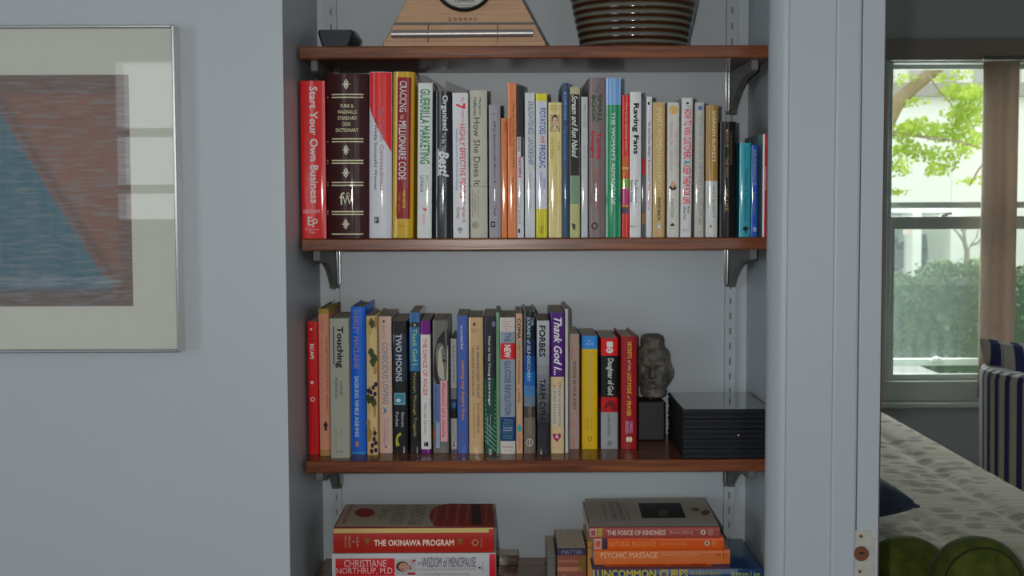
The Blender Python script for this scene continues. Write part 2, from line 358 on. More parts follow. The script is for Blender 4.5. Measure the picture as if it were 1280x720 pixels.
# ------------------------------------------------------------------ books
PAGE = None
def page_mat():
    m_, N, L, b = node_mat('book_paper', 0.75)
    tc = N.new('ShaderNodeTexCoord'); mp = N.new('ShaderNodeMapping'); mp.inputs['Scale'].default_value = (900, 3, 3)
    nz = N.new('ShaderNodeTexNoise'); nz.inputs['Scale'].default_value = 1.0; nz.inputs['Detail'].default_value = 3
    rp = ramp(N, [(0.3, C('a89f8c', 1.5)), (0.7, C('c8c0ae', 1.5))])
    L.new(tc.outputs['Object'], mp.inputs[0]); L.new(mp.outputs[0], nz.inputs[0]); L.new(nz.outputs[0], rp.inputs[0]); L.new(rp.outputs[0], b.inputs['Base Color'])
    return m_
PAGE = page_mat()
KA, KB = 2.12, 2.2
def CB(h, k): return tuple(max(x*0.35, x-0.016) for x in C(h, k))
def book(label, x0, x1, ytop, ybot, Z0, Y=None, depth=0.15, hard=True, col='888888', zones=(), items=(), lean=0.0, ym=None, k=None, rough=None,
         group=None, name='book', lying=False, sag=None, coat=0.3, thick=None, pages=None):
    if ym is None: ym = (ytop+ybot)/2
    if Y is None: Y = S((x0+x1)/2, ybot, Z0).y
    k = k or (KA if Z0 > 1.4 else KB)
    if not lying:
        X0, X1 = W(x0, ym, Y).x, W(x1, ym, Y).x
        zmid, ztop = W((x0+x1)/2, ym, Y).z, W((x0+x1)/2, ytop, Y).z
        w, h = X1-X0, (ztop-Z0)/cos(R(lean)); lift = abs(sin(R(lean)))*w/2
        org = Vector(((X0+X1)/2 - math.tan(R(lean))*(zmid-Z0), Y, Z0+0.0002+lift)); rot = (0, R(lean), 0)
    else:                                   # flat on its side: spine to the front, ytop/ybot bound its thickness
        A, B = W(x0, (ytop+ybot)/2, Y), W(x1, (ytop+ybot)/2, Y)
        h = B.x-A.x; zt = W((x0+x1)/2, ytop, Y).z; w = zt-Z0
        org = Vector((B.x, Y, Z0+w/2)); rot = (0, R(-90), 0)
    root = thing(name, org, label, 'book', group, rot)
    M = Matrix.Translation(org) @ Matrix.Rotation(rot[1], 4, 'Y'); Mi = M.inverted()
    sag = sag if sag is not None else (min(0.0045, w*0.12) if hard else min(0.0016, w*0.09))
    t = thick or (0.0026 if hard else 0.0007)
    t = min(t, w*0.2)
    hw = w/2
    def prof(x):
        q = min(1.0, abs(x)/hw)
        return sag*(q**2 if hard else q**4)
    def L(px, py):
        v = Mi @ W(px, py, Y); return v.x, v.z
    def box(xa, xb, ya, yb):
        ax, az = L(xa, ya); bx_, bz_ = L(xb, yb)
        return min(ax, bx_), max(ax, bx_), min(az, bz_), max(az, bz_)
    # cover, wrapped round spine and boards
    ns = 14
    outer = [(-hw, depth)]
    if hard: outer += [(-hw, sag+0.0105), (-hw+min(0.0014, t*0.6), sag+0.0065), (-hw, sag+0.0025)]
    outer += [(-hw+w*i/ns, prof(-hw+w*i/ns)) for i in range(ns+1)]
    if hard: outer += [(hw, sag+0.0025), (hw-min(0.0014, t*0.6), sag+0.0065), (hw, sag+0.0105)]
    outer += [(hw, depth)]
    inner = [(hw-t, depth), (hw-t, sag+t+0.001), (-hw+t, sag+t+0.001), (-hw+t, depth)]
    poly = outer+inner
    cuts = [0.0, h]; zc = []
    for (ya, yb, c) in zones:
        _, _, za, zb = box(x0, x1, ya, yb); za, zb = max(0, za), min(h, zb); zc.append((za, zb, c)); cuts += [za, zb]
    cuts = sorted(set(round(c, 6) for c in cuts))
    cols = [col]+[c for _, _, c in zc]
    rg = rough or (0.3 if hard else 0.34)
    mats = [mat('cover_'+('cloth' if rg > 0.45 else 'gloss'), CB(c, k), rg+0.14, 0.05, 60, coat=min(1.0, coat*1.1), spec=0.22) for c in cols]
    mb = MB()
    for a, b in zip(cuts[:-1], cuts[1:]):
        if b-a < 1e-5: continue
        mid = (a+b)/2; mi = 0
        for i, (za, zb, c) in enumerate(zc):
            if za-1e-6 <= mid <= zb+1e-6: mi = i+1
        kk = len(poly)
        for i in range(kk):
            p, q = poly[i], poly[(i+1) % kk]
            mb.quad([(p[0], p[1], a), (q[0], q[1], a), (q[0], q[1], b), (p[0], p[1], b)], mi)
    top_mi = mb.m[-1]
    mb.quad([(p[0], p[1], 0) for p in reversed(poly)], mb.m[0]); mb.quad([(p[0], p[1], h) for p in poly], top_mi)
    cov = mb.build('cover', mats, root, smooth=50, weld=True)
    ov = 0.003 if hard else 0.0004
    mb = MB(); g = 0.0002
    pd = depth-(0.004 if hard else 0.0003)
    mb.box((-hw+t+g, sag+t+0.0012, ov), (hw-t-g, pd, h-ov)); mb.build('page_block', pages or PAGE, root)
    acc = {}
    for li, it in enumerate(items):
        kind = it[0]; off = 0.00035+0.00013*li
        opt = it[-1] if isinstance(it[-1], dict) else {}
        P = lambda x, z: (x, prof(x)-off, z)
        if kind in 'th':
            _, txt, xa, xb, ya, yb, c = it[:7]
            lx0, lx1, lz0, lz1 = box(xa, xb, ya, yb)
            mm = mat('print_ink', C(c, opt.get('k', k)), opt.get('rough', 0.5), 0.04, 60, metal=opt.get('metal', 0), spec=0.2)
            up = (kind == 't') if not lying else (kind == 'h')
            fn = (lambda u, v: P(lx0+v*(lx1-lx0), lz1-u*(lz1-lz0)))
            if not lying and kind == 'h' or lying and kind == 't':
                fn = (lambda u, v: P(lx0+u*(lx1-lx0), lz0+v*(lz1-lz0)))
                if lying: fn = (lambda u, v: P(lx1-u*(lx1-lx0), lz1-v*(lz1-lz0))) if False else (lambda u, v: P(lx1-u*(lx1-lx0), lz1-(v)*(lz1-lz0)))
            lettering(opt.get('name', 'title'), txt, fn, mm, cov, min(0.03, opt.get('bold', 0.0)*1.3)+0.008*(kind in 't'), opt.get('shear', 0.0))
            continue
        c = it[-2] if opt else it[-1]
        key = (opt.get('name', {'p': 'label_panel', 'o': 'emblem', 'g': 'emblem', 'd': 'jacket_panel'}[kind]), c, opt.get('metal', 0), li if opt.get('own') else opt.get('grp', -1))
        mb = acc.setdefault(key, MB())
        if kind == 'p':
            lx0, lx1, lz0, lz1 = box(*it[1:5]); n = max(1, min(10, int((lx1-lx0)/w*10)))
            if lying: n = 6
            for i in range(n):
                a, b = lx0+(lx1-lx0)*i/n, lx0+(lx1-lx0)*(i+1)/n
                mb.quad([P(a, lz0), P(b, lz0), P(b, lz1), P(a, lz1)])
        elif kind == 'o':
            cx, cy, rx, ry = it[1:5]; pts = []
            for i in range(22):
                pts.append(P(*L(cx+rx*cos(2*pi*i/22), cy+ry*sin(2*pi*i/22))))
            mb.quad(pts)
        elif kind == 'g':
            mb.quad([P(*L(px, py)) for px, py in it[1]])
        elif kind == 'd':                  # panel with its upper and lower edge as functions of x
            xa, xb, fu, fd = it[1:5]; n = 12
            for i in range(n):
                a, b = xa+(xb-xa)*i/n, xa+(xb-xa)*(i+1)/n
                mb.quad([P(*L(a, fd(a))), P(*L(b, fd(b))), P(*L(b, fu(b))), P(*L(a, fu(a)))])
    for (nm, c, mt, _), mb in acc.items():
        mb.build(nm, mat('printed_panel' if not mt else 'gilding', CB(c, k), 0.45, 0.05, 60, metal=mt, coat=min(1.0, coat*1.1) if not mt else 0, spec=0.22), cov, smooth=40, recalc=False)
    root['_h'] = h
    return root, M, Mi, w, h

def ornament(cx, cy, s=1.0):               # gilt knot used on the dictionary
    out = []
    for dx, dy, rx, ry in ((0, 0, 1.3, 3.0), (-3.2, 0, 2.0, 0.6), (3.2, 0, 2.0, 0.6), (-1.8, -3, 1.0, 1.2), (1.8, -3, 1.0, 1.2), (-1.8, 3, 1.0, 1.2), (1.8, 3, 1.0, 1.2), (0, -5, 1.2, 1.2), (0, 5, 1.2, 1.2), (-2, 0, .6, 2.0), (2, 0, .6, 2.0)):
        out.append(('o', cx+dx*s, cy+dy*s, rx*s, ry*s, 'cfc39a', {'name': 'gilt_pattern', 'grp': int(cy)}))
    return out
def lines(xa, xb, ys, c, hgt=1.4, name='gilt_stripe', metal=0):
    return [('p', xa, xb, y-hgt/2, y+hgt/2, c, {'name': name, 'metal': metal, 'own': True}) for y in ys]
def portrait(cx, cy, w, h, skin, hair, coat_c, bgc):
    n = {'name': 'portrait'}
    return [('p', cx-w/2, cx+w/2, cy-h/2, cy+h/2, bgc, n), ('g', [(cx-w*.48, cy+h*.5), (cx-w*.42, cy+h*.3), (cx-w*.15, cy+h*.14), (cx+w*.15, cy+h*.14), (cx+w*.42, cy+h*.3), (cx+w*.48, cy+h*.5)], coat_c, {'name': 'portrait_coat'}),
            ('g', [(cx-w*.12, cy+h*.16), (cx+w*.12, cy+h*.16), (cx, cy+h*.42)], 'd8d8d8', {'name': 'portrait_shirt'}),
            ('o', cx, cy-h*.16, w*.3, h*.32, hair, {'name': 'portrait_hair'}), ('o', cx, cy-h*.09, w*.25, h*.27, skin, {'name': 'portrait_face'}),
            ('o', cx-w*.1, cy-h*.14, w*.045, h*.02, '241a18', {'name': 'portrait_eye'}), ('o', cx+w*.1, cy-h*.14, w*.045, h*.02, '241a18', {'name': 'portrait_eye'}),
            ('o', cx, cy+h*.04, w*.09, h*.022, '8a4a40', {'name': 'portrait_mouth'})]

GA = 'books on the upper book shelf'; GB = 'books on the lower book shelf'
def A(label, x0, x1, ytop, *a, **kw):
    kw.setdefault('Y', 0.010+0.004*random.random()); return book(label, x0, x1, ytop, 297, Z2, group=GA, *a, **kw)
def Bk(label, x0, x1, ytop, ybot, *a, **kw): return book(label, x0, x1, ytop, ybot, Z3, group=GB, *a, **kw)

# ---- upper book shelf
A('bright red paperback with a large white title, first in the upper row', 376.4, 406.8, 101, depth=0.138, hard=False, col='c4141a', sag=0.0015, coat=0.8, items=[
  ('t', 'Start Your Own Business', 386.2, 398.4, 108, 254, 'dfe0e0', {'bold': 0.012}), ('h', 'LESONSKY', 379, 400.5, 262, 266.2, 'd8c8c4', {'name': 'author'}),
  ('h', 'E', 384.8, 391, 271, 281.5, 'd8c8c4', {'name': 'emblem'}), ('h', 'P', 390.8, 397.5, 273.5, 284.5, 'd8c8c4', {'name': 'emblem'}),
  ('h', 'Entrepreneur', 381.5, 399, 285.6, 288.4, 'd8a8a4', {'name': 'publisher'}), ('h', 'Press', 387, 394.5, 289, 291.5, 'd8a8a4', {'name': 'publisher'})])
gl = lines(414.5, 454, (118, 121.6, 173.5, 177, 200.5, 204, 228, 231.6, 264.5, 268, 292.6), 'c8b08c')
gl += lines(408.5, 410, (121.6, 177, 200.5, 204, 228, 231.6, 264.5, 268), 'a8926c')
txt = [('h', s, a, b, y-2.3, y+2.3, 'bfa98a', {'name': 'title', 'bold': 0.01}) for s, a, b, y in (('FUNK &', 426, 442, 132.5), ('WAGNALLS', 422, 446, 140), ('STANDARD', 422, 446, 147.6), ('DESK', 428.5, 439, 155.2), ('DICTIONARY', 420, 448, 162.8))]
orn = [o for cy in (105.5, 187.5, 216, 280) for o in ornament(433, cy)]
A('thick maroon leather dictionary with gilt bands and ornaments', 408.2, 460.2, 92, depth=0.175, col='32171c', rough=0.36, coat=0.25, sag=0.007, thick=0.004, items=gl+txt+[
  ('t', 'f', 425, 0, 0, 0, 'cfc39a')][:0]+[('h', 'f', 424.5, 431, 240.5, 256, 'cfc39a', {'name': 'monogram', 'bold': 0.0}), ('h', 'W', 428.5, 440.5, 244.5, 256, 'cfc39a', {'name': 'monogram'}), ('h', 'o', 433.5, 437.5, 240.5, 246, 'cfc39a', {'name': 'monogram'})]+orn)
A('white hardback with a red top cut by a sweeping curve', 461.5, 489.5, 90, depth=0.165, col='a3a4aa', lean=0.6, items=[
  ('d', 461.8, 489.2, lambda x: 90.2, lambda x: 132+58*((x-461.8)/27.4)**0.75, 'c02a2a', {'name': 'red_top_panel'}),
  ('t', 'of Wildly Successful Women', 466.5, 471.5, 147, 237, '3a3d48', {'shear': 0.0}), ('t', 'The Twelfth Commandment', 474.8, 480, 132, 238, '7a5f68'),
  ('p', 468, 473.5, 271, 279, '2a2a30', {'name': 'emblem'}), ('h', 'F', 469.3, 472, 272.5, 278, 'cccccc', {'name': 'emblem'})])
A('gold hardback with a dark red title panel', 491.2, 517, 90, depth=0.165, col='9c7d18', lean=1.0, coat=0.6, items=[
  ('p', 497, 512.5, 96.5, 273.5, '6e1414', {'name': 'title_panel'}), ('t', 'CRACKING', 499.6, 508.2, 101, 140, 'ccbcb4'), ('t', 'THE', 500.5, 504.5, 143, 149, 'b09a90'),
  ('t', 'MILLIONAIRE CODE', 498.6, 507.2, 151, 225, 'ccbcb4'), ('t', 'MARK VICTOR', 503.3, 506.6, 238, 260, 'd8a022', {'name': 'author'}), ('t', 'ROBERT ALLEN', 497.8, 500.5, 240, 264, 'a05a1a', {'name': 'author'}), ('h', 'CROWN', 498.5, 506, 281, 284, '8a5010', {'name': 'publisher'})])
A('narrow white book with green capitals, in front of a gap', 522, 540, 104, depth=0.13, hard=False, col='a6aaa8', lean=0.8, Y=0.004, items=[
  ('t', 'GUERRILLA MARKETING', 525.3, 537, 111, 205, '2f6a3c', {'bold': 0.01}), ('t', 'JAY CONRAD', 531.6, 535.4, 219, 244, '3a3c40', {'name': 'author'}), ('t', 'LEVINSON', 525.3, 529.2, 219.5, 240, '3a3c40', {'name': 'author'}),
  ('g', [(528, 259), (532, 261), (534, 258), (532.5, 264), (529.5, 263)], 'b03a3a'), ('t', 'HOUGHTON', 528, 531, 268, 281, 'b07070', {'name': 'publisher'})])
A('glossy black hardback with a big white slanted word', 541.5, 564.5, 114.5, depth=0.16, col='1b1d20', coat=0.9, lean=0.3, items=[
  ('t', 'Organized', 551, 560, 119, 163, 'c3c4c2', {'bold': 0.01}), ('t', 'To Be The', 552, 557, 166, 190, '9a9c9c'), ('p', 547.2, 548.6, 186, 220, 'c8c9c8', {'name': 'underline'}),
  ('t', 'Best!', 548.6, 561.2, 189, 221, 'd4d5d4', {'bold': 0.03, 'shear': 0.25}), ('t', 'SUSAN SILVER', 551.5, 555, 229, 266, '6f716f', {'name': 'author'})])
A('white paperback with a red 7 and two lines of red and blue type', 566, 585.6, 116, depth=0.15, hard=False, col='a9abb0', items=[
  ('t', 'THE', 576, 579.5, 121.5, 127, 'a04048'), ('t', '7', 569.5, 581.5, 129, 136.5, 'b01c2a', {'bold': 0.04}), ('t', 'HABITS OF', 577, 580, 138, 153.5, 'a05058'),
  ('t', 'HIGHLY EFFECTIVE PEOPLE', 574.6, 581.8, 155, 248, '9a2438'), ('t', 'Powerful Lessons in Personal Change', 568.8, 573, 161, 238, '5a6a98', {'name': 'subtitle'}),
  ('t', 'Stephen R.', 576.5, 582, 252, 279, '8a2c38', {'name': 'author'}), ('t', 'Covey', 569.5, 575, 259, 273.5, '5a4048', {'name': 'author'}), ('t', 'fp', 571.5, 578.5, 284, 291, '303238', {'name': 'emblem', 'shear': 0.3})])
A('beige hardback with a wide spine and thin dark title', 587.6, 609, 113, depth=0.16, col='98978a', rough=0.45, coat=0.0, items=[
  ('t', 'How She Does It', 591.8, 600.4, 147, 232, '3c3f3c'), ('t', 'Margaret', 598, 601.6, 122, 144, '34363a', {'name': 'author'}), ('t', 'Heffernan', 591.8, 596, 122, 145, '34363a', {'name': 'author'}),
  ('p', 587.9, 608.6, 232.7, 233.6, '77776c', {'name': 'rule'}), ('t', 'How Women Entrepreneurs', 596.8, 599, 237, 272, '505048', {'name': 'subtitle'}), ('t', 'Are Changing the', 593, 595.3, 243, 266, '505048', {'name': 'subtitle'}), ('t', 'Rules of Business Success', 590.2, 592, 238, 271, '505048', {'name': 'subtitle'}),
  ('o', 594, 281.5, 3.8, 4, '54544c'), ('o', 594, 281.5, 3.0, 3.2, '98978a', {'name': 'emblem_ground'}), ('t', 'a', 592, 596, 279.5, 283.5, '54544c', {'name': 'emblem'})])
A('small grey hardback with a black handwritten title', 611.3, 625.6, 131, depth=0.135, col='7d787e', rough=0.4, items=[
  ('p', 613, 624.6, 142.4, 143, '55525a', {'name': 'rule'}), ('t', "Jeffrey Gitomer's Little Platinum Book of Cha-Ching!", 615.8, 620.6, 150, 270, '1d1b20', {'shear': 0.3}), ('p', 613.8, 619, 277, 284, '16151a'), ('t', 'B', 615, 618, 279, 282.5, '9a989c', {'name': 'emblem'})])
A('short orange paperback beside the small grey hardback', 626.4, 634, 147.8, depth=0.13, hard=False, col='b25f2c', coat=0.9, sag=0.0012, items=[
  ('t', 'SWEET', 629.5, 633, 152, 165, '6a2c18'), ('t', 'Free Agents', 629.8, 632.6, 172, 206, 'a2683c')])
A('tall orange paperback with dark red and black type', 634.6, 645.6, 103.8, depth=0.15, hard=False, col='b5663a', coat=0.8, items=[
  ('t', 'FRANCHISING', 635.6, 639.6, 147, 182, '8c2a1c'), ('t', 'What No One Ever Tells You About', 640.6, 643.6, 128, 210, '5a3020'), ('t', 'Norman', 638.5, 643, 222, 242, '7a3a20', {'name': 'author'})])
A('thin black paperback with a white lower half', 646.2, 654.6, 107, depth=0.15, hard=False, col='1e1f22', zones=((171, 298, 'a2a3a8'),), items=[
  ('p', 646.6, 650.6, 171, 190, '8b8d92', {'name': 'label_panel'}), ('t', 'ENGLISH', 647.4, 650, 173, 188, '46484c'), ('p', 651, 654.2, 171, 196, '202124', {'name': 'black_strip'}), ('t', 'MADE SIMPLE', 648, 651.4, 196, 222, '8c1a34', {'bold': 0.02}), ('t', 'OAKLEY & KRUG', 648, 651, 242, 280, '6c6e74', {'name': 'author'}), ('p', 647.5, 650, 286, 291, '222326')])
A('off-white paperback with narrow blue-grey capitals', 656.2, 668.8, 116, depth=0.14, hard=False, col='a0a3a4', coat=0.8, items=[
  ('t', 'ENLIGHTENED LEADERSHIP', 660.2, 666.8, 127, 206, '4b5a74'), ('t', 'ED OAKLEY - DOUG KRUG', 661, 664.4, 217, 262, '6c86a6', {'name': 'author'})])
A('white paperback with a yellow band at its top and foot', 669.9, 684.2, 117, depth=0.14, hard=False, col='a2a3a8', zones=((100, 126, 'b5a612'), (261, 300, 'a39a16')), coat=0.8, items=[
  ('t', 'POTATOES', 674.5, 681.8, 135, 168, '2e4f86', {'bold': 0.01}), ('t', 'not', 675.5, 681.5, 169.5, 179.5, 'a02a34', {'shear': 0.4}), ('t', 'PROZAC', 674.3, 681.6, 181, 210, '2e4f86', {'bold': 0.01}),
  ('t', 'Kathleen', 679, 682.4, 222, 236, '4a5a98', {'name': 'author'}), ('t', 'DesMaisons, Ph.D.', 674.2, 677.6, 216, 244, '4a5a98', {'name': 'author'}), ('t', 'Fireside', 675.5, 679.5, 282, 292, '5a5a18', {'name': 'publisher'})])
A('pale yellow paperback with a small portrait near its top', 685.6, 702, 128, depth=0.14, hard=False, col='b2a06a', coat=1.0, items=[
  ('h', 'BECOME A', 688.5, 699.5, 131.5, 134, '8a6a3a', {'name': 'subtitle'}), ('h', 'BETTER YOU', 688.5, 699.5, 135.4, 138, '8a6a3a', {'name': 'subtitle'})]+portrait(693.6, 154, 13, 22, 'b08a78', '1c1412', '1c2230', '9a8a5c')+[
  ('t', 'JOEL', 695.5, 700, 176, 189, '8a7a48', {'name': 'author'}), ('t', 'OSTEEN', 687.8, 692, 172, 198, '8a7a48', {'name': 'author'}), ('t', '7 Keys to Improving Your Life', 693, 696.5, 206, 270, '9c8c58')])
A('slim slate blue hardback standing between yellow and black books', 703, 710.8, 104, depth=0.15, col='2c3e56', sag=0.001, items=[
  ('t', 'BEYOND WORDS', 705, 708.4, 115, 150, '6e86a8'), ('t', 'THE SILENT PATH', 704.6, 707.6, 158, 200, '4a6486', {'name': 'subtitle'})])
A('cream book with a black panel and white script title', 712.2, 725, 108.8, depth=0.14, hard=False, col='8d8b6c', sag=0.0014, items=[
  ('p', 712.9, 724.4, 118, 219.5, '1e1715', {'name': 'black_panel'}), ('t', 'Scream and Run Naked', 714.6, 722.2, 119, 197, 'd0ccc0', {'shear': 0.35, 'bold': 0.008}), ('p', 712.9, 723.6, 219.5, 255, '5d7460', {'name': 'green_panel'}),
  ('p', 712.9, 723.6, 255, 297, '8e915e', {'name': 'pale_panel'}), ('g', [(714.5, 279), (719.5, 280.5), (719, 288), (716, 286)], '33382a')])
A('slim pale grey paperback beside the thick taupe book', 726.6, 734.6, 121.2, depth=0.14, hard=False, col='96979a', coat=1.0, items=[
  ('t', 'MARY CLOSE', 729.4, 732.6, 130, 159, '6a6c72'), ('t', 'BE FOR YOU', 729, 732, 182, 212, '7a8490', {'name': 'subtitle'})])
A('thick taupe hardback with green and red type', 736, 757, 97, depth=0.165, col='66595a', sag=0.004, items=[
  ('t', 'The', 744.5, 749.4, 105, 116, '3c4a3c'), ('t', 'SMALL', 746.8, 752.6, 118, 154, '28482c', {'bold': 0.05}), ('t', 'BOOK', 739.6, 745, 119, 153, '28482c', {'bold': 0.05}), ('t', 'Terrible', 745.8, 751.2, 166, 199, '9a1f2a', {'bold': 0.02}), ('t', 'Designs', 738, 743.2, 164, 198, '9a1f2a', {'bold': 0.02}),
  ('t', 'DAY', 742, 749, 212, 238, '84503a', {'name': 'author'}), ('t', 'BY DAY', 744, 749, 240, 266, '7a4a3a', {'name': 'author'}), ('o', 743.2, 282.5, 4, 4.4, '201d1e'), ('o', 743.2, 282.5, 2.6, 2.9, '66595a', {'name': 'emblem_ground'})])
A('green hardback with a light blue top', 757.6, 776, 97.6, depth=0.165, col='0c7048', zones=((80, 131, '5f84b4'),), coat=0.9, items=[
  ('t', "THE WOMAN'S ADVANTAGE", 764.4, 769.2, 140, 256, '9ab8a8', {'bold': 0.02})])
A('red paperback with a colourful patterned lower spine', 777.3, 786.6, 119, depth=0.14, hard=False, col='a82418', sag=0.0014, coat=0.9, items=[
  ('t', 'The Seven Spiritual Laws', 781, 784, 128, 188, 'c08a70'), ('p', 777.5, 786, 195, 221, 'a04a1c', {'name': 'orange_band'}), ('p', 777.5, 786, 209, 211.5, 'a88a3a', {'name': 'gold_band'}), ('p', 777.4, 786, 223, 235.5, '5a8a2a', {'name': 'green_panel'}),
  ('p', 777.3, 785.8, 235.5, 256, '94285e', {'name': 'magenta_panel'}), ('g', [(777.6, 244), (785.4, 238), (785.4, 241), (777.6, 248)], '3a2442', {'name': 'dark_stripe'}), ('p', 777.2, 785.6, 256, 259, '9a6a20', {'name': 'orange_band'}), ('p', 777.2, 785.6, 259, 267, '3a3248', {'name': 'dark_stripe'})])
A('white hardback with a bold black title in two words', 787.6, 801.4, 115, depth=0.155, col='aeafb2', coat=0.8, items=[
  ('t', 'Raving Fans', 790, 798.6, 129, 193, '141518', {'bold': 0.03}), ('t', 'Ken Blanchard', 793.4, 796.4, 225, 253, '2a3258', {'name': 'author'}), ('t', 'Sheldon Bowles', 788.2, 791, 225, 253, '2a3258', {'name': 'author'}), ('h', 'Morrow', 787.8, 796, 281.5, 284.5, '40424a', {'name': 'publisher'})])
A('dark grey book with a red patch, half hidden behind white ones', 802.2, 807.6, 124, depth=0.12, hard=False, col='4c4f50', Y=0.03, items=[('p', 802.3, 807.4, 198, 218, '8a2020', {'name': 'red_patch'}), ('p', 802.3, 807.4, 266, 280, '7a6230', {'name': 'ochre_patch'})])
A('very slim white hardback with a black script title', 808.2, 815, 121, depth=0.145, col='a6a8aa', coat=0.9, items=[
  ('p', 809.6, 812.2, 127.5, 131, '1c1c20'), ('t', 'The One Minute Manager', 809.4, 812.8, 152, 197, '1c1e24', {'shear': 0.3}), ('t', 'Kenneth Blanchard', 810, 812.2, 200, 262, '96444a', {'name': 'author'})])
A('tan book with tall faded pale lettering', 816, 831, 128, depth=0.15, hard=False, col='9c8458', items=[
  ('t', 'SMART WOMEN FINISH RICH', 820.5, 827.4, 134, 236, 'b4a078', {'bold': 0.0}), ('t', 'DAVID BACH', 822, 825.8, 247, 275, '3c3224', {'name': 'author', 'bold': 0.03}), ('p', 821.4, 826.4, 280, 286.5, '8e8e88'), ('p', 822.4, 825.4, 281.5, 285, 'b8b8b0', {'name': 'emblem_ground'})])
A('off-white book with a gold seal and a small portrait', 834.3, 849, 128.2, depth=0.15, hard=False, col='a3a29c', items=[
  ('o', 842, 137.5, 5.6, 6, 'a8854c', {'name': 'gold_seal'}), ('t', 'THE 9 STEPS TO', 843.4, 847, 162, 206, '96808a'), ('t', 'FINANCIAL FREEDOM', 837.2, 840.6, 153, 214, '96808a'),
  ('o', 841, 232, 3.6, 4.6, '7a5846', {'name': 'portrait'}), ('o', 840.8, 230, 2.6, 4.0, 'a8856c', {'name': 'portrait_face'}), ('g', [(836, 234), (838, 232.5), (841, 236), (844, 233), (846, 234.5), (843.5, 237.6), (839, 237.6)], '2a2622', {'name': 'portrait_coat'}),
  ('t', 'Suze Orman', 839, 843, 248, 272, '5a7264', {'name': 'author', 'shear': 0.4}), ('g', [(837, 282), (840.4, 278.6), (844, 282), (840.5, 282.8)], '2c2c2c'), ('h', 'CROWN', 836.8, 844.6, 285, 287, '80807c', {'name': 'publisher'})])
A('white book with tall narrow red capitals', 851.6, 865, 122.6, depth=0.15, hard=False, col='a6a8a8', lean=0.4, Y=0.006, items=[
  ('p', 858, 861, 127.5, 130.5, '202226'), ('h', 'WARNER', 856, 863, 132, 134, '40506a', {'name': 'publisher'}), ('t', 'HOW TO WIN CUSTOMERS', 855, 863.6, 136, 199, 'b02c38', {'bold': 0.01}), ('t', '&', 854.8, 862.6, 200.5, 206, '2a6a70'), ('t', 'KEEP THEM FOR LIFE', 854, 862.6, 207, 255, 'b02c38', {'bold': 0.01}),
  ('t', 'Michael', 859, 862, 257.5, 267, '3c3e42', {'name': 'author'}), ('t', 'LeBoeuf, Ph.D.', 853.4, 857.4, 257.5, 275, '3c3e42', {'name': 'author'}), ('h', 'BERKLEY', 853, 861, 286, 289, '70747a', {'name': 'publisher'})])
A('pale grey book with a tiny blue emblem and grey capitals', 868.4, 880, 128.2, depth=0.14, hard=False, col='94938c', items=[
  ('p', 873, 877.6, 132.5, 137.4, '2a4a8c'), ('t', 'DO WHAT YOU LOVE, THE MONEY WILL FOLLOW', 873, 877.6, 145, 270, '686e78'), ('t', 'SINETAR', 873, 876.4, 273, 281, '54585e', {'name': 'author'}), ('h', 'DELL', 871.6, 877, 289, 292, '6c6e70', {'name': 'publisher'})])
A('gold hardback with a white lower third', 882.8, 897.2, 131.7, depth=0.155, col='84662c', zones=((226, 300, 'a0a29e'),), coat=0.9, items=[
  ('t', 'WARREN BUFFETT', 890.6, 894.4, 138, 203, 'b8a890', {'bold': 0.01}), ('t', 'MARY BUFFETT', 890.2, 893.4, 232, 272, '6a6c6a', {'name': 'author'}), ('t', '& DAVID CLARK', 884.6, 887, 232, 262, '80847e', {'name': 'author'}), ('o', 888.4, 283, 1.5, 1.8, '9a5040')])
A('black hardback with fine gold lettering under the bracket', 900.2, 919.4, 152.2, depth=0.15, col='171517', rough=0.4, sag=0.003, items=[
  ('t', 'SECRETS OF', 907.2, 910.2, 164, 184, '8a6f3e'), ('t', 'THE MILLIONAIRE', 912.6, 914.8, 164, 206, '5f4c2e'), ('t', 'THE WAY', 907.2, 910.2, 196, 222, '80683c'), ('t', 'OF LIFE', 907.2, 910.2, 236, 264, '8a6f3e', {'name': 'author'}), ('o', 908.8, 166-3, 1.2, 1.2, 'b89a5c')])
A('short teal book with a dark tree emblem at its foot', 924.6, 938.4, 178.7, depth=0.12, hard=False, col='2a7f8c', coat=0.8, items=[
  ('t', 'a guide', 930.4, 932.6, 186, 201, '1c5460'), ('t', 'Wealth & Happiness', 929.4, 935, 211, 276, '1d4f60', {'shear': 0.3}), ('g', [(931.6, 292), (931, 288.4), (928.6, 287), (929, 284.4), (932, 282.4), (935, 284.4), (935.6, 287), (933, 288.6), (933, 292)], '12201f')])
A('slim blue book with faint yellow type beside the teal one', 939.4, 947, 181.5, depth=0.12, hard=False, col='1f4690', coat=0.7, items=[
  ('t', 'ABUNDANCE', 941.8, 944.8, 186, 232, '7c8452'), ('t', 'NOW', 941.4, 944, 240, 268, '60704e', {'name': 'subtitle'}), ('p', 941, 945.4, 284, 289.5, '7a86a8')])
A('slim red book against the alcove side, with a pale blue cover', 953.8, 958.4, 167.4, depth=0.16, hard=False, col='a81f2a', coat=0.9, Y=0.012, items=[
  ('p', 953.9, 954.9, 167.6, 296.6, 'a9b4b2', {'name': 'white_edge'}), ('t', 'SUCCESS BUILT TO LAST', 956, 957.6, 208, 238, 'b89a98')])
_rb = bpy.data.objects[[o.name for o in bpy.data.objects if o.get('label', '').startswith('slim red book against')][0]]
_cv = [c for c in _rb.children if c.name.startswith('cover')][0]; _xm = min(v.co.x for v in _cv.data.vertices); _h = _rb['_h']
m = MB(); m.box((_xm-0.0004, 0.002, 0.0), (_xm-0.00005, 0.1595, _h)); m.build('pale_cover_face', mat('pale_teal_cover', C('6f8c90', KA), 0.45, 0.12, 25, coat=0.3), _rb)
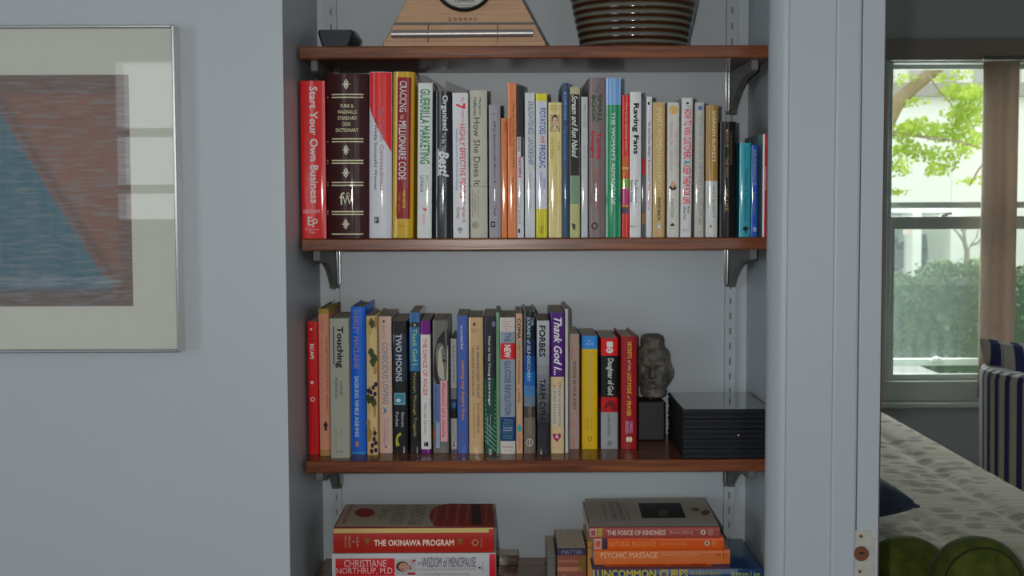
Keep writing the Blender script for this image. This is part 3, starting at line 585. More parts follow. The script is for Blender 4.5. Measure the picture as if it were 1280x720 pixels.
# two loose grey booklets tucked in behind the row
for (pts, Yb, lab) in (([(518, 93), (531, 94), (543, 102), (561, 115), (561, 150), (518, 150)], 0.19, 'grey booklet lying behind the gold and the green-lettered books'), ([(557, 101), (585, 113), (583, 118), (583, 150), (560, 150)], 0.16, 'small grey booklet poking up behind the white book with the red 7')):
    P3 = [W(x, y, Yb) for x, y in pts]; o0 = Vector((sum(p.x for p in P3)/len(P3), Yb, Z2))
    t = thing('booklet', o0, lab, 'booklet', 'booklets behind the upper row')
    base = [(p.x-o0.x, p.z-o0.z) for p in P3]
    base = [p if p[1] > 0.19 else (p[0], 0.0006) for p in base]
    m = MB(); m.prism(base, lambda u, v, tt: (u, tt, v), 0.0, 0.0008); m.build('cover', mat('booklet_cover', C('77777a', 1.6), 0.5, 0.06, 30), t)
    m = MB(); m.prism([(u*0.985, v*0.994+0.0003) for u, v in base], lambda u, v, tt: (u, tt, v), 0.001, 0.0045); m.build('page_block', PAGE, t)

# ---- lower book shelf
Bk('slim red paperback at the picture end of the lower row', 385.3, 398.4, 402, 568.7, hard=False, col='9c1218', depth=0.14, items=[
  ('t', 'THE HEART OF', 388.6, 391, 412, 428, '4a0c10'), ('t', 'ESCAPE', 387.6, 392.4, 430, 449, 'b0a4a0', {'bold': 0.03}), ('o', 389, 411.5, 1.2, 1.5, 'c8c0bc'), ('o', 390.2, 478, 2.2, 2.2, 'b8908c'), ('o', 391, 499, 3.0, 3.0, 'b8908c', {'name': 'emblem_ring'}), ('o', 391, 499, 1.5, 1.6, '9c1218', {'name': 'emblem_ground'}), ('t', 'a path of awakening', 388.2, 390.4, 504, 552, '4a0c10', {'name': 'subtitle'}), ('t', 'and of mastery', 392, 394, 520, 558, '4a0c10', {'name': 'subtitle'})])
Bk('salmon hardback with a gold top edge and black diamond', 399, 411.6, 386, 570, col='a4705c', depth=0.15, rough=0.45, coat=0, zones=((380, 392.5, '7a6a30'), (562, 575, '8a6a40')), items=[
  ('t', 'WHEN THINGS FALL APART', 406.8, 410.4, 421, 515, '7a4038'), ('t', 'Heart Advice for Difficult Times', 401.2, 403.6, 421, 500, '8a5548', {'name': 'subtitle'}), ('t', 'Chodron', 401.4, 404.4, 397, 415, '7e4c44', {'name': 'author'}), ('g', [(404.4, 531), (407.2, 526), (410, 531), (408.6, 535), (409, 538), (405.4, 538), (405.8, 535)], '26201e')])
Bk('thick grey-green paperback with a bold black title underlined', 412.6, 436.4, 398.3, 572.8, hard=False, col='7e8076', depth=0.135, rough=0.5, coat=0, items=[
  ('t', 'Touching', 418.6, 429.6, 408, 460, '17181a', {'bold': 0.035}), ('p', 416.2, 418, 408.5, 455, '17181a', {'name': 'underline'}), ('t', 'ASHLEY', 425.2, 428.2, 476, 496, '2c2e2e', {'name': 'author'}), ('t', 'MONTAGU', 418.8, 422, 472, 498, '2c2e2e', {'name': 'author'}),
  ('t', 'PERENNIAL', 425.6, 427, 536, 546, '50524e', {'name': 'publisher'}), ('t', 'HARPER & ROW EDITION', 419.4, 420.8, 536, 560, '50524e', {'name': 'publisher'}), ('h', '06 406', 419.6, 429, 563.2, 565.4, '3c3e3c', {'name': 'publisher'})])
Bk('royal blue hardback with orange and white lettering', 439.2, 457, 383.8, 568, col='1f52ac', depth=0.16, zones=((565, 570, '2c70b4'),), items=[
  ('t', 'SHIRLEY MACLAINE', 441, 448.6, 387, 461, '7a6a7c', {'name': 'author'}), ('t', 'SAGE-ING WHILE AGE-ING', 443, 449, 470, 546, '8ca2c4', {'bold': 0.01}), ('o', 446.4, 555, 2.4, 3.8, '8a6a5c')])
FR = []
random.seed(3)
for i in range(26):
    x = 460+random.random()*10; y = 398+random.random()*168
    FR.append(('o', x, y, 1.2+random.random()*1.8, 3+random.random()*7, random.choice(['94804e', 'a08c5c', '8a6c3a']), {'name': 'paint_pattern', 'own': True}))
for cx, cy in ((465, 404), (466, 452), (464, 440), (468, 447), (461, 498), (467, 502)):
    FR.append(('g', [(cx-4, cy), (cx-1, cy-6), (cx+3, cy-3), (cx+4, cy+3), (cx, cy+7), (cx-2, cy+3)], '2f3a1e', {'name': 'painted_leaf', 'own': True}))
for cx, cy in ((467, 484), (464, 490), (469, 492), (466, 497), (470, 480), (461, 488), (468, 548), (466, 556), (470, 562), (469, 541), (465, 563), (470, 553)):
    FR.append(('o', cx, cy, 2.1, 3.0, '2c2034', {'name': 'painted_grape', 'own': True}))
Bk('cream hardback painted with vines and purple grapes', 458.4, 471.4, 395, 569, col='a6936a', depth=0.16, rough=0.4, items=FR)
Bk('pale pink paperback with slate blue capitals', 474, 489.8, 395.6, 566.6, hard=False, col='a28c80', depth=0.15, items=[
  ('o', 479.6, 401.6, 1.4, 1.6, '3a3434'), ('t', 'Hendricks', 477.6, 482.4, 406, 424, '7a6c66', {'name': 'author'}), ('t', 'CONSCIOUS LOVING', 477.6, 485.6, 428, 505, '47606e'), ('g', [(478.4, 508), (482.6, 512), (484, 509), (482.4, 516), (478.6, 517), (480.6, 513)], '3e647c'),
  ('t', 'THE JOURNEY TO', 483.2, 485.4, 522, 553, '6a4468', {'name': 'subtitle'}), ('t', 'CO-COMMITMENT', 479.4, 481.8, 522, 556, '6a4468', {'name': 'subtitle'}), ('o', 482.6, 558.4, 1.4, 1.8, '6a4468')])
Bk('black paperback with silver capitals and a glowing blue square', 490.6, 509.4, 401.3, 566.6, hard=False, col='15171b', depth=0.15, coat=0.5, items=[
  ('p', 491.2, 508.8, 418, 476, '1e2836', {'name': 'night_sky_panel'}), ('t', 'TWO MOONS', 494.4, 502.6, 417.5, 477, '8e9298', {'bold': 0.01}), ('p', 492.6, 506.8, 491, 505.8, '56808c', {'name': 'glowing_frame'}), ('p', 494, 505.4, 492.6, 504.2, '33667a', {'name': 'glowing_square'}), ('o', 498, 500.4, 3, 2.4, '8fb0ba', {'name': 'glow'}),
  ('t', 'Steven', 501.6, 505.6, 515, 533.5, '8a8c94', {'name': 'author'}), ('t', 'Forbes', 494.4, 498.6, 515, 533, '8a8c94', {'name': 'author'}), ('g', [(500.4, 540), (502, 543.4), (498, 546), (497.4, 551), (500, 556.4), (495.2, 558), (494.6, 550), (496, 544)], '8c8a2a', {'name': 'moon'})])
Bk('black paperback with a blue upper half and yellow-green title', 512.2, 525, 391, 567, hard=False, col='0f1112', depth=0.155, coat=1.0, zones=((380, 403, '24507c'), (409, 464, '24557e')), items=[
  ('t', 'Thank God I...', 515.4, 521.6, 411, 462, '7e9a5a'), ('t', 'Triumph Through Tragedy', 515.6, 520.6, 465, 546, '7c7440'), ('g', [(518, 404), (520, 406), (518.6, 408.4), (516.8, 407)], '8a8060')])
Bk('white paperback with purple ends and a red title', 525.9, 538.4, 400.6, 567, hard=False, col='a6a3a0', depth=0.145, zones=((390, 418.3, '561460'), (561.5, 570, '4e1858')), items=[
  ('t', 'THE DANCE OF ANGER', 528.6, 534.4, 423, 495, '9c2a2c'), ('t', 'Harriet Lerner', 529.8, 534, 504, 543, '70706e', {'name': 'author', 'shear': 0.35}), ('p', 530.2, 531.8, 552.4, 558, '1a1a1a'), ('p', 532.6, 535.4, 552.4, 558, '1a1a1a'), ('p', 531.6, 533, 554.4, 556, '1a1a1a')])
Bk('grey paperback with half a face above pink and blue panels', 541.2, 560.4, 400.7, 566.4, hard=False, col='54544e', depth=0.14, items=[
  ('g', [(542, 470), (543, 440), (547, 424), (554, 414), (560, 411), (560, 480), (548, 486)], '1c1e20', {'name': 'portrait_hair'}), ('g', [(547, 462), (547.6, 440), (551, 433.6), (560, 431.6), (560, 476), (552, 474), (548.6, 470)], '8c867a', {'name': 'portrait_face'}),
  ('g', [(552.4, 450.4), (555, 448.6), (558.6, 451), (555.4, 453.2)], '2a2826', {'name': 'portrait_eye'}), ('g', [(551, 446), (555, 444), (559, 445.6), (555, 445.4)], '3a3834', {'name': 'portrait_brow'}),
  ('p', 541.8, 550.4, 480, 528, '4a5a7e', {'name': 'blue_panel'}), ('p', 550.4, 559.6, 475.5, 552, 'b07c80', {'name': 'pink_panel'}), ('t', 'ARTHUR GOLDEN', 543.4, 547.4, 484, 524, '26365e', {'name': 'author'}), ('t', 'Memoirs of a Geisha', 552.4, 556.6, 478, 546, '7e2c3c', {'shear': 0.35}),
  ('p', 545, 550, 528, 560, '6e7a90', {'name': 'pale_blue_panel'}), ('g', [(542, 536), (545, 538), (544, 549), (541.8, 547)], '8a4a30', {'name': 'orange_patch'})])
Bk('low slim white paperback with a dark blue picture on its spine', 563.6, 571, 423.6, 562, hard=False, col='9a9a9a', depth=0.14, coat=0.7, items=[
  ('t', 'Thank God for the Blue Pearls', 566, 568.6, 431, 478, '2c2c30'), ('p', 563.8, 571, 485, 499, '6a6c6c', {'name': 'grey_picture'}), ('p', 563.8, 571.2, 499, 512, '1c2c4c', {'name': 'blue_picture'}), ('p', 563.8, 571.2, 512, 523, '0f1218', {'name': 'dark_picture'}), ('o', 567.4, 506, 2.6, 4, '3c5c80', {'name': 'blue_glow'}), ('t', 'guidance', 566, 568, 526, 548, '60605e', {'name': 'subtitle'}), ('p', 566.6, 569, 552, 558, '2c2c30')])
Bk('periwinkle blue paperback with white and orange lettering', 571.6, 585, 395, 567, hard=False, col='364a82', depth=0.145, items=[
  ('t', 'wonderful', 575.6, 579, 406, 436, '9aa6c0', {'name': 'author'}), ('t', 'setting my heart free', 575.6, 581.6, 450, 525, '96603c', {'bold': 0.02}), ('t', 'now', 577, 580, 545, 552, '6a4a50', {'name': 'publisher'})])
Bk('tan paperback with two lines of dark condensed capitals', 586.2, 604.2, 397, 567, hard=False, col='9c825e', depth=0.14, coat=0.9, items=[
  ('g', [(592, 404), (594, 402.6), (594.4, 406), (592.8, 407.6), (591, 406)], '1c1a18'), ('h', 'BANTAM', 589, 597.6, 411, 412.8, '4a3e30', {'name': 'publisher'}), ('h', 'HEALTH', 589.6, 597, 413.8, 415.4, '4a3e30', {'name': 'publisher'}),
  ('t', "DR. ABRAVANEL'S BODY TYPE DIET", 595.4, 599.4, 432, 498, '3c3244'), ('t', 'AND LIFETIME NUTRITION PLAN', 589.6, 593, 434, 495, '3c3244'), ('t', 'ELLIOT D. ABRAVANEL, M.D.', 596, 599.4, 504, 542, '3a3430', {'name': 'author'}), ('t', 'AND ELIZABETH KING', 591.4, 593.2, 504, 547, '5a4c3c', {'name': 'author'})])
ST = [('g', [(605.8, y), (620, y+13), (620, y+15.6), (605.8, y+2.6)], '4a6c5a', {'name': 'diagonal_stripes'}) for y in [476+5.6*i for i in range(14)]]
Bk('dark paperback with green diagonal stripes on its lower half', 605.4, 619.6, 395, 568, hard=False, col='22242a', depth=0.15, zones=((473, 575, '1d3a30'),), items=ST+[
  ('o', 617, 405, 2.4, 3.6, '5a5e70', {'name': 'glow'}), ('t', 'How to Stay Young & Live Longer', 609.6, 613.6, 420, 507, 'b0b4b0', {'bold': 0.01}), ('t', 'Practical secrets of', 612.4, 614.4, 518, 552, '7a8c80', {'name': 'subtitle'}), ('t', 'longevity and health', 608.8, 610.6, 520, 556, '7a8c80', {'name': 'subtitle'})])
Bk('very thin pale green book beside the striped one', 620.2, 624.6, 391, 567, hard=False, col='5f8066', depth=0.15, items=[('t', 'QUIET MIND', 621.6, 623, 412, 434, '44604c')])
Bk('grey-blue paperback with a red square in its blue title', 625.2, 644, 397, 567.6, hard=False, col='6f7880', depth=0.145, zones=((390, 414.6, '9c9896'), (551, 570, '9a9894')), items=[
  ('h', 'International', 628.6, 639.6, 400.4, 402.6, '94504a', {'name': 'subtitle'}), ('h', 'Bestseller', 630.4, 637.6, 404, 406, '94504a', {'name': 'subtitle'}), ('h', 'fully updated', 628.6, 640, 407.4, 409.4, '94504a', {'name': 'subtitle'}), ('h', 'edition', 631, 637, 410.8, 412.6, '94504a', {'name': 'subtitle'}),
  ('t', 'THE', 630.4, 638.4, 416.5, 427, '1c3c64'), ('p', 625.4, 643.8, 429, 449, 'a01c20', {'name': 'red_square'}), ('t', 'NEW', 630, 638.6, 431, 447, 'b4b4b4', {'bold': 0.03}), ('t', 'GLUCOSE REVOLUTION', 630.6, 638.6, 451, 519, '1c3060'),
  ('p', 625.6, 644, 521, 551, '12305c', {'name': 'blue_panel'})]+[('h', s, 629, 641, y-1, y+1, c, {'name': 'subtitle'}) for s, y, c in (('The', 525, '5a8a5a'), ('authoritative', 528.2, '5a8a5a'), ('guide to', 531.4, '5a8a5a'), ('THE GLYCEMIC', 534.6, '9aa4b4'), ('INDEX', 537.8, '9aa4b4'), ('the dietary', 541, '5a8a5a'), ('solution', 544.2, '5a8a5a'), ('for health', 547.4, '5a8a5a'))]+[('h', 'Brand-Miller', 629, 641, 557.4, 559.6, '8a3a30', {'name': 'author'}), ('h', 'Foster', 631, 639.6, 561, 563.2, '8a3a30', {'name': 'author'})])
Bk('slim salmon tan paperback with a teal spot near its foot', 645, 653.2, 392, 567, hard=False, col='9c7c62', depth=0.15, items=[
  ('t', 'COMA', 646.4, 651, 398, 424, '2c2422', {'bold': 0.02}), ('o', 648.6, 428, 1.6, 2, '3e7c86', {'name': 'teal_spot'}), ('t', 'KEY TO AWAKENING', 647.2, 650.4, 431, 480, '4a3830'), ('t', 'A. MINDELL', 647.4, 650.2, 485, 505, '4a3830', {'name': 'author'}), ('o', 649.4, 535.4, 2.6, 5, '3a7882', {'name': 'teal_spot'}), ('t', 'SHAMBHALA', 648.2, 650.4, 543, 563, '8a3c30', {'name': 'publisher'})])
ZJ = ((380, 425, '15181f'), (425, 445, '14233c'), (445, 465, '163a6a'), (465, 482, '1c5088'), (482, 496, '3a628a'), (496, 508, '54606a'), (508, 522, '3c352e'), (522, 570, '5c5248'))
Bk('hardback shading from night blue to brown, with a round emblem', 655, 669, 390, 567, col='2c3038', depth=0.16, zones=ZJ, items=[
  ('t', 'THE', 664, 667, 397, 407, '8294a6'), ('t', 'JOURNEY of SELF-DISCOVERY', 657.6, 663, 396, 477, '7e96b0', {'bold': 0.008}), ('t', 'ACBSP', 658.6, 664, 482, 490, '34507c', {'name': 'author'}), ('t', 'SWAMI PRABHUPADA', 660, 664.6, 508, 543, '6e6458', {'name': 'author'}), ('o', 662.2, 553, 4.4, 5, '8e8c86'), ('o', 662.2, 553, 3.4, 3.9, '5c5248', {'name': 'emblem_ground'}), ('p', 661.4, 663, 549, 557, '8e8c86')])
ZF = ((380, 432, '85888e'), (432, 444, '7c7f85'), (444, 456, '73767c'), (456, 468, '696c72'), (468, 480, '5f6268'), (480, 492, '54575c'), (492, 504, '484b50'), (504, 516, '3c3f43'), (516, 528, '303236'), (528, 575, '222428'))
Bk('silver paperback darkening to black with two black capitals words', 671.2, 686.8, 401, 568, hard=False, col='7f8288', depth=0.145, zones=ZF, coat=0.7, items=[
  ('t', 'FORBES', 673.8, 681.8, 407, 446, '121316', {'bold': 0.02}), ('t', 'TARIM CYPHER', 674.2, 682, 474, 533, '0e0f11', {'bold': 0.02})])
Bk('cream hardback with a purple upper half and white script', 688.4, 705, 390.6, 567, hard=False, col='a28e6c', depth=0.16, zones=((380, 471, '40185c'),), items=[
  ('t', 'Thank God I...', 692.2, 702.4, 397, 469, 'b4a8b8', {'shear': 0.35, 'bold': 0.015}), ('p', 688.8, 704.4, 484, 532, '9c9482', {'name': 'pale_panel'}), ('t', 'STORIES of INSPIRATION', 697.6, 701, 478, 533, '56544e', {'name': 'subtitle'}), ('t', 'for EVERY SITUATION', 691.6, 694.8, 481, 530, '56544e', {'name': 'subtitle'}),
  ('g', [(696, 552.6), (691.2, 546.4), (690.8, 543), (693, 541.4), (696, 543.6), (699, 541.4), (701.2, 543), (700.8, 546.4)], '7c1c44', {'name': 'heart_emblem'}), ('o', 696.2, 546, 2, 2, 'b08c98', {'name': 'heart_mark'}), ('h', 'Inspired Authors', 690.6, 701.4, 559, 560.8, '7a6c54', {'name': 'publisher'})])
Bk('large white and grey booklet sticking up behind the pink-beige book', 706.4, 711.2, 386.5, 566, hard=False, col='9a9a98', depth=0.165, items=[('p', 709.6, 711, 387, 565.6, '4c4c4a', {'name': 'grey_edge'})])
Bk('low pink-beige paperback with a grey upright title', 712, 724.2, 417.6, 561.4, hard=False, col='8e7a72', depth=0.135, items=[
  ('t', 'The Truth about', 718, 720.2, 420, 448, '9a6a68', {'name': 'subtitle'}), ('t', 'getting rid of', 713.8, 715.8, 434, 450, '9a3a3c', {'name': 'subtitle'}), ('t', 'POISONS IN YOUR BODY', 716, 720.4, 452, 512, '3e3836'), ('t', 'NULL', 716.6, 719, 525, 534, '9c4c50', {'name': 'author'}), ('t', 'ZEBRA', 716.4, 719, 547, 560, '9a5054', {'name': 'publisher'})])
Bk('yellow paperback with a light blue cap', 727.4, 746.8, 420, 561.6, hard=False, col='aa8a18', depth=0.135, zones=((410, 436.2, '2a6ca8'),), items=[
  ('h', 'NEW', 734.6, 738.6, 425.4, 427.4, '8a9cb0', {'name': 'subtitle'}), ('h', 'YORK TIMES', 731.6, 742, 429, 431, '8a9cb0', {'name': 'subtitle'}), ('t', 'Personal Power Through Love', 734, 740, 442, 518, '8a864c', {'shear': 0.4}), ('t', 'BUSCAGLIA', 733.4, 735.8, 523, 538, '7a6a34', {'name': 'author'}), ('t', 'FOR LOVE', 738, 740, 523, 538, '7a6a34', {'name': 'author'}), ('o', 737, 548.6, 2.6, 3, '6e5c1c'), ('o', 737, 548.6, 1.6, 1.9, 'aa8a18', {'name': 'emblem_ground'})])
Bk('black paperback with red head, red picture and grey foot', 751.4, 772.4, 423, 561.4, hard=False, col='131314', depth=0.14, zones=((410, 444.6, 'a81418'), (496.5, 515.4, '941a14'), (515.4, 570, '767a7c')), items=[
  ('p', 758.4, 766, 427, 434, 'b0aca8'), ('o', 762, 438, 4.4, 3.6, 'b0aca8'), ('o', 760.4, 437.4, 0.9, 0.9, 'a81418', {'name': 'emblem_ground'}), ('o', 763.6, 437.4, 0.9, 0.9, 'a81418', {'name': 'emblem_ground'}), ('t', 'Daughter of God', 757.4, 767, 448, 494, '8c8e8c', {'bold': 0.025}),
  ('g', [(754, 513), (757, 504), (763, 500), (768, 503), (771, 511), (766, 513.6), (762, 507)], '5c0f0e', {'name': 'dark_red_figure'}), ('t', 'Lewis Perdue', 759.6, 763, 518, 544, '3c4042', {'name': 'author'}), ('o', 762, 554, 3, 3.4, '5c6062')])
Bk('dark red hardback with yellow title next to the stone head', 776.6, 796, 421, 561.4, col='7a1e20', depth=0.155, sag=0.0025, rough=0.38, items=[
  ('t', 'SECRETS', 784.6, 789.6, 427, 448, 'a8862c', {'bold': 0.01}), ('t', 'of the', 785, 789, 450, 464, 'a88a70', {'shear': 0.5}), ('t', 'LOST MODE', 784.2, 789.2, 466, 492, 'a8862c', {'bold': 0.01}), ('t', 'of', 784.4, 787.6, 494.4, 499.6, 'a88a70', {'shear': 0.5}), ('t', 'PRAYER', 783.8, 788.8, 501, 520, 'a8862c', {'bold': 0.01}),
  ('t', 'GREGG', 787, 790.8, 526.6, 541, '9c7a9c', {'name': 'author'}), ('t', 'BRADEN', 781.8, 785.6, 526.6, 541.6, '9c7a9c', {'name': 'author'}), ('o', 784.6, 549, 2, 3.4, 'b4a890'), ('o', 788.2, 549, 2, 3.4, 'b4a890')])

# ---- flat stacks on the lowest shelf
def top_print(root, Mi, z, items, k=KB):           # print on the upward cover of a book lying flat
    for it in items:
        kind = it[0]; off = 0.0004+0.00015*items.index(it)
        if kind == 't':
            _, txt, xa, xb, ya, yb, c, nm = it      # lines run from the spine to the back; tops of letters towards -X
            a, b = S(xb, yb, z), S(xa, ya, z)
            x0_, x1_ = S(xa, (ya+yb)/2, z).x, S(xb, (ya+yb)/2, z).x
            fn = lambda u, v: Mi @ Vector((x1_+(x0_-x1_)*v, a.y+(b.y-a.y)*u, z+off))
            lettering(nm, txt, fn, mat('print_ink', C(c, k), 0.4, 0.04, 60), root, 0.01)
        else:
            pts, c, nm = it[1:]
            mb = MB(); mb.quad([Mi @ Vector((*S(px, py, z).xy, z+off)) for px, py in pts]); mb.build(nm, mat('printed_panel', C(c, k), 0.6, 0.05, 60, spec=0.2), root, recalc=False)
def stack(specs, zbot, group):
    z = zbot; out = []
    for lab, x0, x1, yt, yb, Y, dep, kw in specs:
        h = kw.pop('thickness', None)
        r = book(lab, x0, x1, yt, yb, z, Y=Y, depth=dep, lying=True, group=group, k=1.85, **kw)
        out.append((r, z, z+r[3])); z += r[3]+0.0003
    return out
def thing_top(y, Y): return W(640, y, Y).z
st = stack([
  ('white hardback with a red author panel and small portrait, under the red-spined book', 415, 620, 692, 733, -0.008+0.012, 0.165, dict(col='9a9a9c', coat=0.8, sag=0.002, items=[
    ('p', 419.4, 493.6, 698.5, 720, 'a01c24', {'name': 'red_panel'}), ('h', 'CHRISTIANE', 430, 483, 700, 708.6, 'a8928e', {'name': 'author'}), ('h', 'NORTHRUP, M.D.', 420.5, 492.6, 709.6, 718.4, 'a8928e', {'name': 'author'})]
    +[('p', 495, 520, 699, 718.5, '8c8c8c', {'name': 'portrait'}), ('g', [(509, 718.4), (512, 709), (516, 700), (519.6, 699.4), (519.6, 718.4)], '8a1c24', {'name': 'portrait_coat'}), ('o', 503, 708, 8, 6.4, '4a2c20', {'name': 'portrait_hair'}), ('o', 504.6, 708.4, 6, 5, '9a7260', {'name': 'portrait_face'}), ('o', 503.4, 706.6, 0.8, 0.6, '2a1a18', {'name': 'portrait_eye'}), ('o', 503.6, 710.4, 0.8, 0.6, '2a1a18', {'name': 'portrait_eye'})]
    +[('h', 'the', 522, 527, 701, 706, '4a4a52'), ('h', 'WISDOM of MENOPAUSE', 527.4, 595, 696.6, 708.6, '3c3c48'), ('h', 'Creating Physical and Emotional Health', 522.6, 594, 709.4, 713.6, '7a6a70', {'name': 'subtitle'}), ('h', 'and Healing During the Change', 529.6, 587, 715.4, 719.6, '7a6a70', {'name': 'subtitle'}),
     ('p', 611.6, 619.8, 692.4, 724, 'a0202c', {'name': 'red_edge'}), ('g', [(597.6, 709), (601, 707.6), (600.4, 711)], '2a2a30'), ('p', 603, 604, 702, 714, '7a7a80', {'name': 'publisher'})])),
  ('red-spined hardback with a taupe cover, on top of the front stack near the picture', 416.6, 617, 660, 690.3, 0.008, 0.165, dict(col='8a2620', coat=0.6, sag=0.002, items=[
    ('p', 416.9, 616.6, 661.2, 665.6, 'a08c54', {'name': 'gold_edge'}), ('p', 611, 616.6, 661.4, 690, '9a2020', {'name': 'red_edge'}), ('h', 'THE OKINAWA PROGRAM', 467.4, 567.4, 674.6, 682.2, 'b8a89c', {'bold': 0.03}),
    ('t', 'WILLCOX,', 430.6, 433.2, 669.6, 685, '9a8c7c', {'name': 'author'}), ('t', 'WILLCOX', 435.6, 438.4, 669.6, 684.6, '9a8c7c', {'name': 'author'}), ('t', '&', 440.8, 443.4, 675.4, 678.6, '9a8c7c', {'name': 'author'}), ('t', 'SUZUKI', 445.6, 448.4, 671, 683.6, '9a8c7c', {'name': 'author'}),
    ('g', [(455, 674), (459, 672.6), (463.6, 675), (460, 677), (463, 682), (459.4, 679), (455, 682), (457.4, 677.6)], '6a5228', {'name': 'gold_mark'}), ('g', [(571, 674), (575, 672.6), (579.4, 675), (576, 677), (579, 682), (575.2, 679), (571, 682), (573.4, 677.6)], '6a5228', {'name': 'gold_mark'}),
    ('o', 594, 678, 4.4, 4.2, '8a6a54'), ('o', 594, 678, 2.6, 2.6, '7a2a22', {'name': 'emblem_ground'}), ('t', 'POTTER', 600.6, 603, 673, 684, '8a6a54', {'name': 'publisher'})])),
], Z4+0.026, 'books in the flat stack below the dictionary end')
(r, M, Mi, w_, h_), za, zb = st[1]
big = [(593, 629.4)]+[(554+14*sin(-1.5*i/10)-0, 0) for i in range(0)]
red = [(545, 658.6)]
for i in range(13):
    a = i/12; red.append((537+8*(1-a)**2+ (20*a**1.5), 655-24*a + 0.6*sin(a*3)))
red = [(544, 658.4), (538.5, 652), (536.6, 646), (538, 640), (543, 635), (551, 631.6), (560, 630), (615.5, 630), (618, 658.6)]
top_print(r, Mi, zb, [('q', [(419, 658.8), (434, 630.6), (617, 630.6), (616, 658.8)], '968d7c', 'cover_face'), ('q', red, '7c302a', 'red_panel'),
  ('q', [(456+12.6*cos(2*pi*i/24), 641.4+5.6*sin(2*pi*i/24)) for i in range(24)], '80302a', 'round_sticker'),
  ('t', 'THE', 476, 486, 635, 650, '666258', 'title'), ('t', 'OKINAWA', 490, 507, 631.6, 656.6, '646056', 'title'), ('t', 'PROGRAM', 513, 531, 631.6, 656.6, '646056', 'title'),
  ('t', 'Learn the secrets', 430, 437, 631.4, 656, '7a3830', 'subtitle'), ('t', 'How the world', 541, 546, 635, 654, '8a5850', 'subtitle'), ('t', 'longest-lived', 556, 561, 632, 654, '8a5850', 'subtitle'), ('t', 'people achieve health', 569, 575, 632, 657, '8a5850', 'subtitle'), ('t', 'and how you can too', 582, 587, 632, 654, '8a5850', 'subtitle'),
  ('q', [(589, 631.4), (599.6, 631.4), (602, 657.6), (590, 657.6)], '3a2620', 'dark_strip'), ('t', 'foreword', 605.4, 609, 634, 654, '8a5850', 'subtitle')])
# a dark block of two books behind that stack
for nm, a, b_, lab in (('book', 612, 648, 'dark brown book poking out behind the red-spined stack'),):
    A_, B_ = W(a, 700, 0.10), W(b_, 700, 0.10)
    zt = W(640, 695, 0.10).z
    book(lab, a, b_, 695, 760, Z4, Y=0.185, depth=0.045, hard=False, lying=False, col='3a322e', k=KB, group=None, ym=700, items=[('p', a+2, b_-2, 699, 701, '5a4a40', {'name': 'label_panel'})])
# a supporting book under the white one, below the frame
book('grey book at the very bottom of the front stack', 414, 622, 0, 0, Z4, Y=0.004, depth=0.16, lying=True, col='6a6c70', k=KB, ym=740) if False else None
b0 = thing('book', (W(518, 740, 0.004).x, 0.004, Z4), 'navy book at the foot of the front stack, mostly below view', 'book', 'books in the flat stack below the dictionary end')
hwid = (W(620, 735, 0.004).x-W(415, 735, 0.004).x)/2
m = MB()
m.box((-hwid, 0, 0.0002), (hwid, 0.0025, 0.0255)); m.box((-hwid, 0.0025, 0.0002), (hwid, 0.16, 0.0027)); m.box((-hwid, 0.0025, 0.0230), (hwid, 0.16, 0.0255)); m.build('cover', mat('cover_gloss', C('20304c', KB), 0.35, 0.05, 60), b0)
m = MB(); m.box((-hwid+0.003, 0.003, 0.003), (hwid-0.003, 0.156, 0.0228)); m.build('page_block', PAGE, b0)

st2 = stack([
  ('large blue hardback with yellow capitals, bottom of the orange stack', 741, 953.6, 712, 745, 0.004, 0.19, dict(col='163458', coat=0.6, sag=0.002, rough=0.25, items=[
     ('p', 741.4, 743.2, 712.4, 745, 'b0961c', {'name': 'yellow_edge'}), ('h', 'UNCOMMON CURES', 746.4, 860, 712.6, 722, '9a8a2c', {'bold': 0.03}), ('h', 'FOR EVERYDAY AILMENTS', 863, 902, 714.5, 719, '8c8c40', {'name': 'subtitle'}), ('h', 'Bottom Line', 914, 950, 714, 721, '8c9a50', {'name': 'publisher'})])),
], Z4, 'books in the flat stack below the stone head')
(r, M, Mi, w_, h_), za, zb = st2[0]
top_print(r, Mi, zb, [('q', [(757, 700), (888, 700), (890, 708.5), (755.5, 709.4)], '9a4a1a', 'orange_panel'), ('q', [(742, 704), (744, 690), (748, 690), (746, 704)], '8a7a2a', 'yellow_edge')]
  +[('q', [(x, 702.4), (x+20, 702.2), (x+20.6, 707), (x-0.4, 707.2)], '7e2e14', 'red_lettering') for x in (763, 787, 812, 838, 862)])
